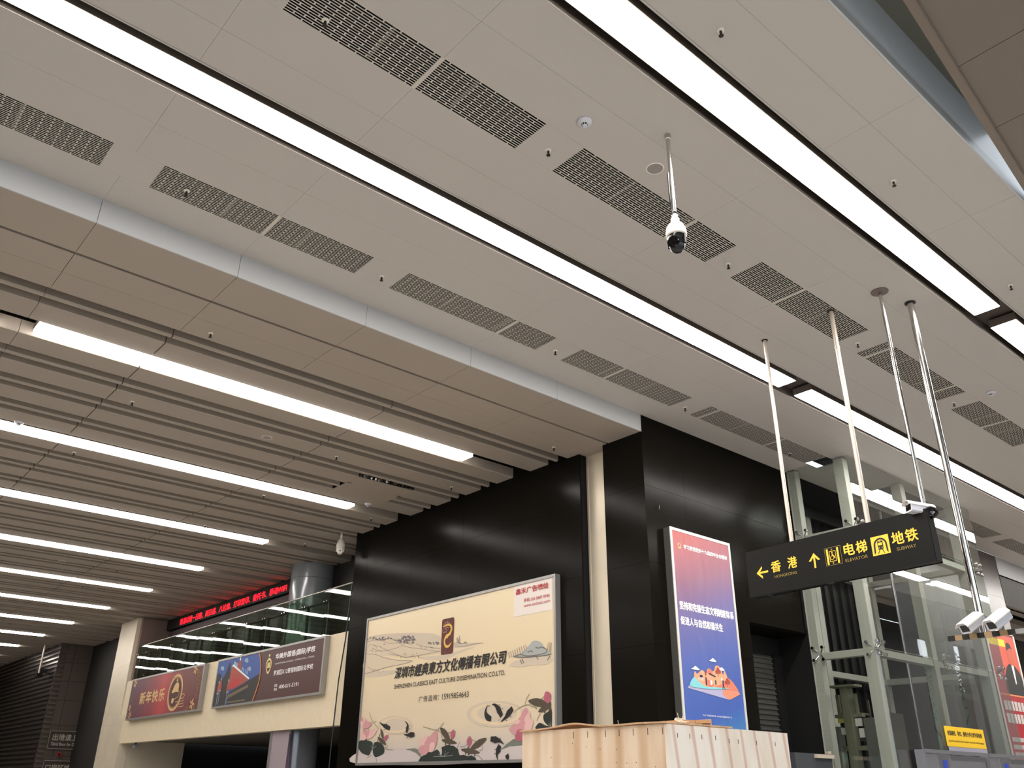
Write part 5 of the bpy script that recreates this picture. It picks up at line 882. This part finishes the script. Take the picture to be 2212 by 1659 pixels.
mb = MB(); mb.tube((0, -.08, 0), (0, -.10, 0), .045, 16); mb.build('button', M_BLK, t, True)
# small camera under the balcony beam
t = thing('beam_camera', 'small box camera under the left end of the balcony beam', 'security camera', (10.98, 32.6, 2.84))
mb = MB(); mb.box(-.06, .06, -.16, .16, -.17, -.05); mb.build('housing', M_ALU, t); mb = MB(); mb.tube((0, 0, -.05), (0, 0, 0.02), .03, 10); mb.build('mount', M_BLK, t)
t = thing('under_balcony_camera', 'white dome camera under the right end of the balcony beam', 'security camera', (12.0, 20.3, 2.95))
mb = MB(); mb.tube((0, 0, -.25), (0, 0, -.001), .02, 10); mb.lathe([(.03, -.2), (.09, -.26), (.10, -.34), (.09, -.42), (.05, -.47), (0, -.48)], 0, 0, 20); mb.build('body', M_WHITE2, t, True)

# ================================================================ GLASS ELEVATOR SHAFT
t = thing('elevator_shaft', 'glass elevator shaft with cream steel posts and point-fixed panes', 'elevator', (15.2, 7.58, 0))
EX0, EX1, EY0, EY1 = 15.2, 20.68, 7.58, 9.02
def post(x0, x1, y0, y1, z0=0, z1=7.58): mb = MB(); mb.box(x0, x1, y0, y1, z0, z1); par(mb.build('post', M_POST, None), t)
post(15.26, 15.44, 7.71, 7.91); post(17.60, 17.80, 7.71, 7.91); post(20.14, 20.34, 7.71, 7.91)
post(15.26, 15.44, 8.78, 8.96); post(17.60, 17.80, 10.0, 10.2); post(20.14, 20.34, 10.0, 10.2); post(15.4, 15.6, 10.0, 10.2)
for z in (1.67, 3.89, 6.15):
    mb = MB(); mb.box(15.44, 17.60, 7.73, 7.89, z-.07, z+.05); par(mb.build('beam', M_POST, None), t)
    mb = MB(); mb.box(17.80, 20.14, 7.73, 7.89, z-.07, z+.05); par(mb.build('beam', M_POST, None), t)
    mb = MB(); mb.box(15.27, 15.43, 7.91, 8.78, z-.07, z+.05); par(mb.build('beam', M_POST, None), t)
    mb = MB(); mb.box(15.6, 20.34, 10.02, 10.18, z-.07, z+.05); par(mb.build('beam', M_POST, None), t)
    mb = MB(); mb.box(20.16, 20.32, 7.91, 10.0, z-.07, z+.05); par(mb.build('beam', M_POST, None), t)
ZG = [0.02, 1.67, 3.92, 6.17, 7.58]
rng = random.Random(3)
def pane(cx, cy, cz, hx, hy, hz, rx=0, rz=0):
    mb = MB(); mb.box(-hx, hx, -hy, hy, -hz, hz); o = mb.build('glass_pane', M_GLASS, None); o.location = (cx, cy, cz); o.rotation_euler = (rx, 0, rz); par(o, t)
for z0, z1 in zip(ZG[:-1], ZG[1:]):
    for a, b in ((15.2, 17.92), (17.92, 20.68)):
        pane((a+b)/2, EY0, (z0+z1)/2, (b-a)/2-.005, .006, (z1-z0)/2-.005, rng.uniform(-.003, .003), rng.uniform(-.002, .002))
    pane(15.2, (EY0+8.90)/2, (z0+z1)/2, .006, (8.90-EY0)/2-.008, (z1-z0)/2-.005)
    pane(20.68, (EY0+9.0)/2, (z0+z1)/2, .006, (9.0-EY0)/2-.01, (z1-z0)/2-.005)
for z in (1.67, 3.92, 6.17):
    for (x, y, dx, dy) in ((15.2, 7.70, 0, 1), (15.2, 8.78, 0, 1), (15.32, 7.58, 1, 0), (17.92, 7.58, 1, 0), (20.55, 7.58, 1, 0)):
        mb = MB(); o1 = (.08 if dy else 0, .08 if dx else 0)
        c = Vector((x+(.09 if dy else 0), y+(.10 if dx else 0), z))
        for sx in (-1, 1):
            for sz in (-1, 1):
                e = Vector((x+(.02 if dy else sx*.10), y+(.02 if dx else sx*.10), z+sz*.11)); mb.tube(c, e, .014, 8)
                off = Vector((-.04, 0, 0)) if dy else Vector((0, -.04, 0)); mb.tube(e+off*-.4, e+off, .030, 12)
        par(mb.build('spider_fitting', M_STEEL, None, True), t)
mb = MB(); mb.box(15.62, 20.68, 10.4, 10.5, 0, 7.58); mb.box(15.3, 20.68, 9.9, 9.91, 7.3, 7.58)
for i in range(14): mb.box(15.7+i*.36, 15.80+i*.36, 10.33, 10.4, 0, 7.5)
par(mb.build('back_wall', mat('shaft_dark', '100F0F', .6), None), t)
# machinery inside
MG = mat('guide_rail_grey', '7A7A66', .5, metal=.3)
mb = MB(); mb.box(16.1, 16.3, 8.80, 8.96, 0, 3.40); mb.box(16.05, 16.35, 8.62, 9.16, 3.40, 3.44); par(mb.build('guide_column', MG, None), t)
mb = MB(); mb.box(16.2, 16.26, 9.06, 9.12, 2.9, 3.28); mb.box(16.2, 16.26, 8.70, 8.74, 2.9, 3.28); mb.box(16.18, 16.3, 8.62, 9.18, 2.86, 2.92); mb.box(16.18, 16.3, 8.62, 9.14, 2.28, 2.36); par(mb.build('frame', MG, None), t)
mb = MB(); mb.box(16.2, 16.24, 8.98, 9.14, 2.77, 2.86); par(mb.build('data_plate', mat('plate_yellow', 'B9B45A', .5), None), t)
mb = MB(); mb.box(16.2, 16.24, 8.66, 8.79, 2.70, 2.84); mb.box(16.2, 16.24, 8.98, 9.15, 2.56, 2.68); mb.box(16.2, 16.24, 8.64, 8.74, 2.50, 2.66); par(mb.build('bracket_plate', M_ALUL, None), t)
mb = MB(); mb.box(16.2, 16.6, 8.30, 8.62, 0, 2.84); mb.box(16.1, 16.3, 9.1, 9.25, 0, 2.7); par(mb.build('equipment_cabinet', mat('cabinet_grey', '5E605A', .5), None), t)
mb = MB(); mb.box(16.22, 16.26, 8.86, 8.97, 2.07, 2.22); par(mb.build('work_light', mat('work_light', 'D8FFF0', .5, emit='C8FFE8', es=2.0), None), t)
for (x, y, r_) in ((16.9, 8.6, .012), (17.0, 8.6, .012), (19.0, 8.9, .03)): mb = MB(); mb.tube((x, y, .1), (x, y, 7.5), r_, 8); par(mb.build('hoist_rope', M_STEEL2, None), t)
mb = MB(); mb.box(17.1, 17.14, 9.3, 9.34, 0, 3.2); mb.box(17.8, 17.84, 9.3, 9.34, 0, 3.3); mb.box(17.1, 18.6, 9.3, 9.36, 2.5, 2.56); mb.box(17.1, 17.8, 9.31, 9.33, 3.0, 3.04); mb.box(17.5, 18.5, 8.95, 9.0, .2, 3.05)
par(mb.build('car_frame', mat('car_frame', '5A544A', .4, metal=.4), None), t)

# doors surround below the glass
for (x0, x1, lb, dx) in ((15.72, 18.25, 'grey steel panel with blue display, left one below the yellow notice', 16.36), (18.32, 20.6, 'grey steel panel with blue display, right one at the bottom edge', 18.96)):
    t = thing('door_surround', lb, 'elevator door', ((x0+x1)/2, 7.4, 0))
    mb = MB(); mb.box(x0, x0+.95, 7.34, 7.52, 0, 2.255); mb.box(x0+.95, x1, 7.40, 7.52, 0, 2.19); mb.box(x0+.0, x1, 7.33, 7.345, 2.20, 2.262); par(mb.build('steel_panel', mat('surround_steel', '8C8C92', .4, metal=.6), None), t)
    mb = MB(); mb.box(dx-.22, dx+.20, 7.325, 7.34, 1.78, 2.195); par(mb.build('display_frame', M_STEEL2, None), t)
    mb = MB(); mb.box(dx-.05, dx+.10, 7.318, 7.326, 1.92, 2.10); par(mb.build('display', mat('display_blue', '20307A', .3, emit='2A3CA0', es=.25), None), t)
t = thing('warning_notice', 'bright yellow notice with black lines stuck on the elevator glass', 'sign', (17.96, 7.55, 2.3))
mb = MB(); mb.box(17.12, 18.80, 7.545, 7.553, 2.355, 2.705); par(mb.build('yellow_board', mat('notice_yellow', 'EBC01C', .45), None), t)
mb = MB(); mb.box(17.16, 18.80, 7.543, 7.555, 2.275, 2.350); par(mb.build('bottom_strip', mat('strip_lilac', '9A98A6', .4), None), t)
Y0 = Sheet((0, 7.5445, 0), (1, 0, 0))
o = text('老弱病残、孕妇、携带大件行李专用电梯', 'lettering', None, Y0, 17.20, 2.545, 1.48, .085, IB, bold=.03, lay=1); par(o, t)
o = text('Special lift for the old, the sick, the pregnant and passengers with large luggage', 'lettering', None, Y0, 17.20, 2.43, 1.50, .04, IB, bold=.012, lay=1); par(o, t)

# red poster on the wall beyond the elevator
t = thing('wall_poster', 'tall red wall poster with a person in a dark suit, right edge', 'poster', (24.6, 8.95, 0))
mb = MB(); mb.box(23.62, 25.42, 8.93, 8.99, .8, 5.40); par(mb.build('panel', mat('poster_red', 'A02028', .45), None), t)
mb = MB(); mb.box(25.36, 25.44, 8.91, 8.93, .8, 5.40); mb.box(23.60, 23.68, 8.91, 8.93, .8, 5.40); mb.box(23.6, 25.44, 8.91, 8.93, 5.36, 5.42); par(mb.build('frame', M_ALUL, None), t)
p = Sheet((0, 8.929, 0), (1, 0, 0))
p.rect('yel', 23.7, 5.02, 24.75, 5.20, 2); C['coral'] = 'D8503C'; p.rect('coral', 24.3, 4.3, 25.36, 5.3, 1)
p.smooth('suit', [(24.3, 3.85), (24.35, 4.3), (24.6, 4.55), (24.9, 4.62), (25.2, 4.5), (25.36, 4.3), (25.36, 3.85)], 3); p.poly('white', [(24.85, 4.62), (25.0, 4.6), (24.95, 4.15), (24.88, 4.1)], 4)
p.smooth('skin', [(24.78, 4.62), (24.75, 4.9), (24.85, 5.08), (25.0, 5.1), (25.12, 4.95), (25.1, 4.7), (25.0, 4.58)], 4); p.smooth('suit', [(24.76, 4.95), (24.82, 5.12), (25.0, 5.15), (25.13, 5.0), (25.0, 5.02)], 5)
p.rect('orange', 23.7, 3.80, 25.36, 3.84, 3)
for i, z in enumerate((3.45, 3.15, 2.72, 2.55, 2.38, 2.21, 2.04, 1.87, 1.70)):
    h = .22 if i < 2 else .10
    xx = 23.85
    while xx < 25.2: p.rect('label', xx, z, xx+h*.75, z+h, 3); xx += h*.95
par(p.build('print', None), t)

# roller shutter
t = thing('roller_shutter', 'dark ribbed roller shutter in the black wall opening', 'shutter', (14.4, 9.7, 0))
mb = MB(); z = .05
pr = []
while z < 3.98: pr += [(9.70, z), (9.70, z+.05), (9.672, z+.062), (9.672, z+.085)]; z += .092
pr += [(9.72, z), (9.72, .05)]
mb.prism(pr, 0, 13.60, 15.05); par(mb.build('slat_curtain', mat('shutter_slats', '55544F', .45, metal=.3), None), t)
mb = MB(); mb.box(13.44, 15.3, 9.66, 9.78, 3.95, 4.29); mb.box(13.44, 13.6, 9.64, 9.76, 0, 4.0); mb.box(15.05, 15.3, 9.64, 9.76, 0, 4.0); par(mb.build('guide_frame', mat('shutter_box', '100F0F', .5), None), t)
# bits of grey furniture behind the crate
t = thing('grey_cabinet', 'dark grey panel with torn pale edge behind the wooden crate, right', 'cabinet', (14.7, 8.9, 0))
mb = MB(); mb.box(13.7, 14.86, 8.6, 8.9, 0, 2.17); par(mb.build('panel', mat('cabinet_dark', '3C4044', .5), None), t)
mb = MB(); mb.prism([(14.90, 0), (15.06, 0), (15.05, 1.2), (15.08, 1.9), (15.03, 2.1), (15.04, 2.23), (14.93, 2.22), (14.92, 2.1), (14.90, 1.5)], 1, 8.7, 8.75); mb.box(14.3, 14.86, 8.55, 8.6, 2.10, 2.16)
par(mb.build('pale_edge', mat('torn_edge', 'B5A898', .7), None), t)

# hook on the poster wall
t = thing('wall_hook', 'tiny bright hook on the black wall above the poster', 'hook', (11.05, 8.99, 5.94))
mb = MB(); mb.path([(0, 0, .0), (.0, -.02, -.02), (-.012, -.03, 0), (.0, -.03, .045), (.012, -.02, .05)], .006, 8); mb.build('wire', M_STEEL, t, True)

# ================================================================ PLYWOOD CRATE
def wood(name, ca, cb, axis, scale, slant=0, dark=.5):
    m = bpy.data.materials.new(name); m.use_nodes = True; nt = m.node_tree; b = nt.nodes['Principled BSDF']; b.inputs['Roughness'].default_value = .55
    tc = nt.nodes.new('ShaderNodeTexCoord'); mp = nt.nodes.new('ShaderNodeMapping'); mp.inputs['Rotation'].default_value = (slant if axis == 1 else 0, slant if axis == 0 else 0, 0)
    wv = nt.nodes.new('ShaderNodeTexWave'); wv.wave_type = 'BANDS'; wv.bands_direction = 'XYZ'[axis]; wv.inputs['Scale'].default_value = scale; wv.inputs['Distortion'].default_value = 3.2; wv.inputs['Detail'].default_value = 3; wv.inputs['Detail Scale'].default_value = .8
    ms = nt.nodes.new('ShaderNodeMapping'); ms.inputs['Scale'].default_value = (1, 1, .22)
    n = nt.nodes.new('ShaderNodeTexNoise'); n.inputs['Scale'].default_value = 7; n.inputs['Detail'].default_value = 5
    cr = nt.nodes.new('ShaderNodeValToRGB'); e = cr.color_ramp.elements; e[0].position = .0; e[0].color = lin(cb); e[1].position = dark; e[1].color = lin(ca)
    mx = nt.nodes.new('ShaderNodeMixRGB'); mx.blend_type = 'MULTIPLY'; mx.inputs[0].default_value = .5
    cr2 = nt.nodes.new('ShaderNodeValToRGB'); cr2.color_ramp.elements[0].color = lin('E0CDB8'); cr2.color_ramp.elements[1].color = (1, 1, 1, 1); cr2.color_ramp.elements[0].position = .35; cr2.color_ramp.elements[1].position = .6
    L = nt.links.new
    L(tc.outputs['Object'], mp.inputs[0]); L(mp.outputs[0], ms.inputs[0]); L(ms.outputs[0], wv.inputs['Vector']); L(ms.outputs[0], n.inputs['Vector'])
    L(wv.outputs['Fac'], cr.inputs[0]); L(n.outputs['Fac'], cr2.inputs[0]); L(cr.outputs[0], mx.inputs[1]); L(cr2.outputs[0], mx.inputs[2]); L(mx.outputs[0], b.inputs['Base Color'])
    return m
WL = wood('plywood_warm', 'E4CDB2', 'D2B493', 1, 1.7); WR = wood('plywood_pale', 'ECE0D0', 'D6B5A3', 0, 2.0, slant=.13, dark=.14); WT = mat('plywood_edge', 'C9A27C', .6, noise=.15, nscale=30)
t = thing('plywood_crate', 'pale plywood crate with a warped loose lid in the foreground', 'crate', (4.0, 3.3, 0))
mb = MB(); mb.box(0, .018, .018, 1.22, 0, 1.93); mb.build('left_panel', WL, t)
mb = MB(); mb.box(0, 1.20, 0, .018, 0, 1.93); mb.build('right_panel', WR, t)
mb = MB(); mb.box(1.18, 1.198, .018, 1.22, 0, 1.90); mb.box(.018, 1.18, 1.20, 1.22, 0, 1.90); mb.build('back_panels', WL, t)
mb = MB(); n = 24
def lz(y): return 1.932 + .022*math.exp(-((y-.72)/.16)**2) + .003*math.sin(y*9)
for i in range(n):
    a, b = -.012+1.245*i/n, -.012+1.245*(i+1)/n
    for (z0, z1, m) in ((0, .008, 0),):
        mb.quad((-.014, a, lz(a)), (-.014, b, lz(b)), (-.014, b, lz(b)+.009), (-.014, a, lz(a)+.009)); mb.quad((-.014, a, lz(a)+.009), (-.014, b, lz(b)+.009), (.60, b, 1.941), (.60, a, 1.941))
        mb.quad((-.014, a, lz(a)), (-.014, b, lz(b)), (.60, b, 1.932), (.60, a, 1.932))
mb.quad((-.014, -.012, lz(-.012)), (.60, -.012, 1.932), (.60, -.012, 1.941), (-.014, -.012, lz(-.012)+.009)); mb.quad((.60, -.012, 1.932), (.60, 1.233, 1.932), (.60, 1.233, 1.941), (.60, -.012, 1.941))
mb.build('lid_sheet', WT, t)
mb = MB()
for x in (.09, .20, .31, .44, .57, .66, .85, 1.05): mb.box(x-.0022, x+.0022, -.0012, .0, 1.86-.012*(x > .5), 1.885-.012*(x > .5))
for y in (.03, .14, .25, .36, .47, .62, .74): mb.box(-.0012, .0, y-.002, y+.002, 1.875, 1.912)
for i in range(26): y = random.uniform(.03, 1.18); z = random.uniform(1.55, 1.86); mb.box(-.001, 0, y-.0022, y+.0022, z, z+.005)
mb.build('nail_marks', mat('nail_dark', '4E3A2C', .7), t)
# things lying on the lid
t = thing('cardboard_scrap', 'flat piece of brown cardboard lying on the crate lid', 'cardboard', (4.36, 3.4, 1.945))
mb = MB(); mb.box(-.10, .04, -.04, .16, .001, .021); mb.prism([(-.02, .005), (.12, .012), (.12, .03), (-.02, .022)], 1, -.05, .12)
mb.build('sheet', mat('cardboard', 'C79A6E', .7), t)
mb = MB(); mb.box(.112, .118, -.052, .12, .001, .034); mb.build('folded_flap', mat('cardboard_light', 'D9B48A', .7), t)
t = thing('strapping_coil', 'tangle of thin pale strapping sticking up from the crate lid', 'strap', (4.22, 3.38, 1.945))
mb = MB()
for k in range(3): mb.path([(.03*math.cos(a)*(1+.3*k)+.01*k, .03*math.sin(a), .012+.012*math.sin(a)+.004*k) for a in [2*PI*i/16 for i in range(17)]], .0016, 6)
mb.path([(.0, 0, .01), (-.01, 0, .03), (-.018, 0, .056)], .0018, 6); mb.path([(.02, 0, .01), (.03, 0, .025), (.028, 0, .043)], .0018, 6); mb.path([(-.02, 0, .008), (.03, .0, .03)], .0018, 6)
mb.build('loops', mat('strap_white', 'E6DAC8', .5), t, True)
t = thing('wire_stub', 'tiny white wire stub standing on the left side of the crate lid', 'wire', (4.02, 3.68, 1.943))
mb = MB(); mb.path([(0, 0, 0), (-.002, .002, .012), (0, .004, .022)], .0014, 6); mb.build('wire', mat('strap_white', 'E6DAC8', .5), t)

# ================================================================ OUTSIDE (seen only as reflections)
for i, (x, y, h, lb) in enumerate(((54, -9, 8.5, 'leafy tree outside, mirrored left in the elevator glass'), (60, -10, 10, 'leafy tree outside, mirrored right in the elevator glass'), (50, -12, 8, 'leafy tree outside behind the street wall'))):
    t = thing('street_tree', lb, 'tree', (x, y, 0), 'trees outside the hall')
    mb = MB(); mb.tube((0, 0, 0), (.1, 0, h*.6), .16, 10, r1=.08)
    for a in range(5): mb.tube((.1, 0, h*.5), (1.4*math.cos(a*1.25), 1.4*math.sin(a*1.25), h*.8), .06, 6, r1=.02)
    mb.build('trunk', mat('bark', '3A3028', .9), t)
    mb = MB(); rng = random.Random(i)
    for k in range(1500):
        th = rng.uniform(0, 2*PI); ph = rng.uniform(-1, 1); rr = 2.2*(rng.random()**.4)
        c = Vector((rr*math.cos(th)*math.sqrt(1-ph*ph), rr*math.sin(th)*math.sqrt(1-ph*ph), h*.82+rr*ph*.8)); a = Vector((rng.uniform(-1, 1), rng.uniform(-1, 1), rng.uniform(-.6, .6))).normalized(); b = a.orthogonal().normalized()
        s_ = rng.uniform(.07, .14); mb.quad(tuple(c-a*s_), tuple(c+b*s_*.5), tuple(c+a*s_), tuple(c-b*s_*.5))
    mb.build('foliage', mat('leaf_green', '24382A', .6), t)
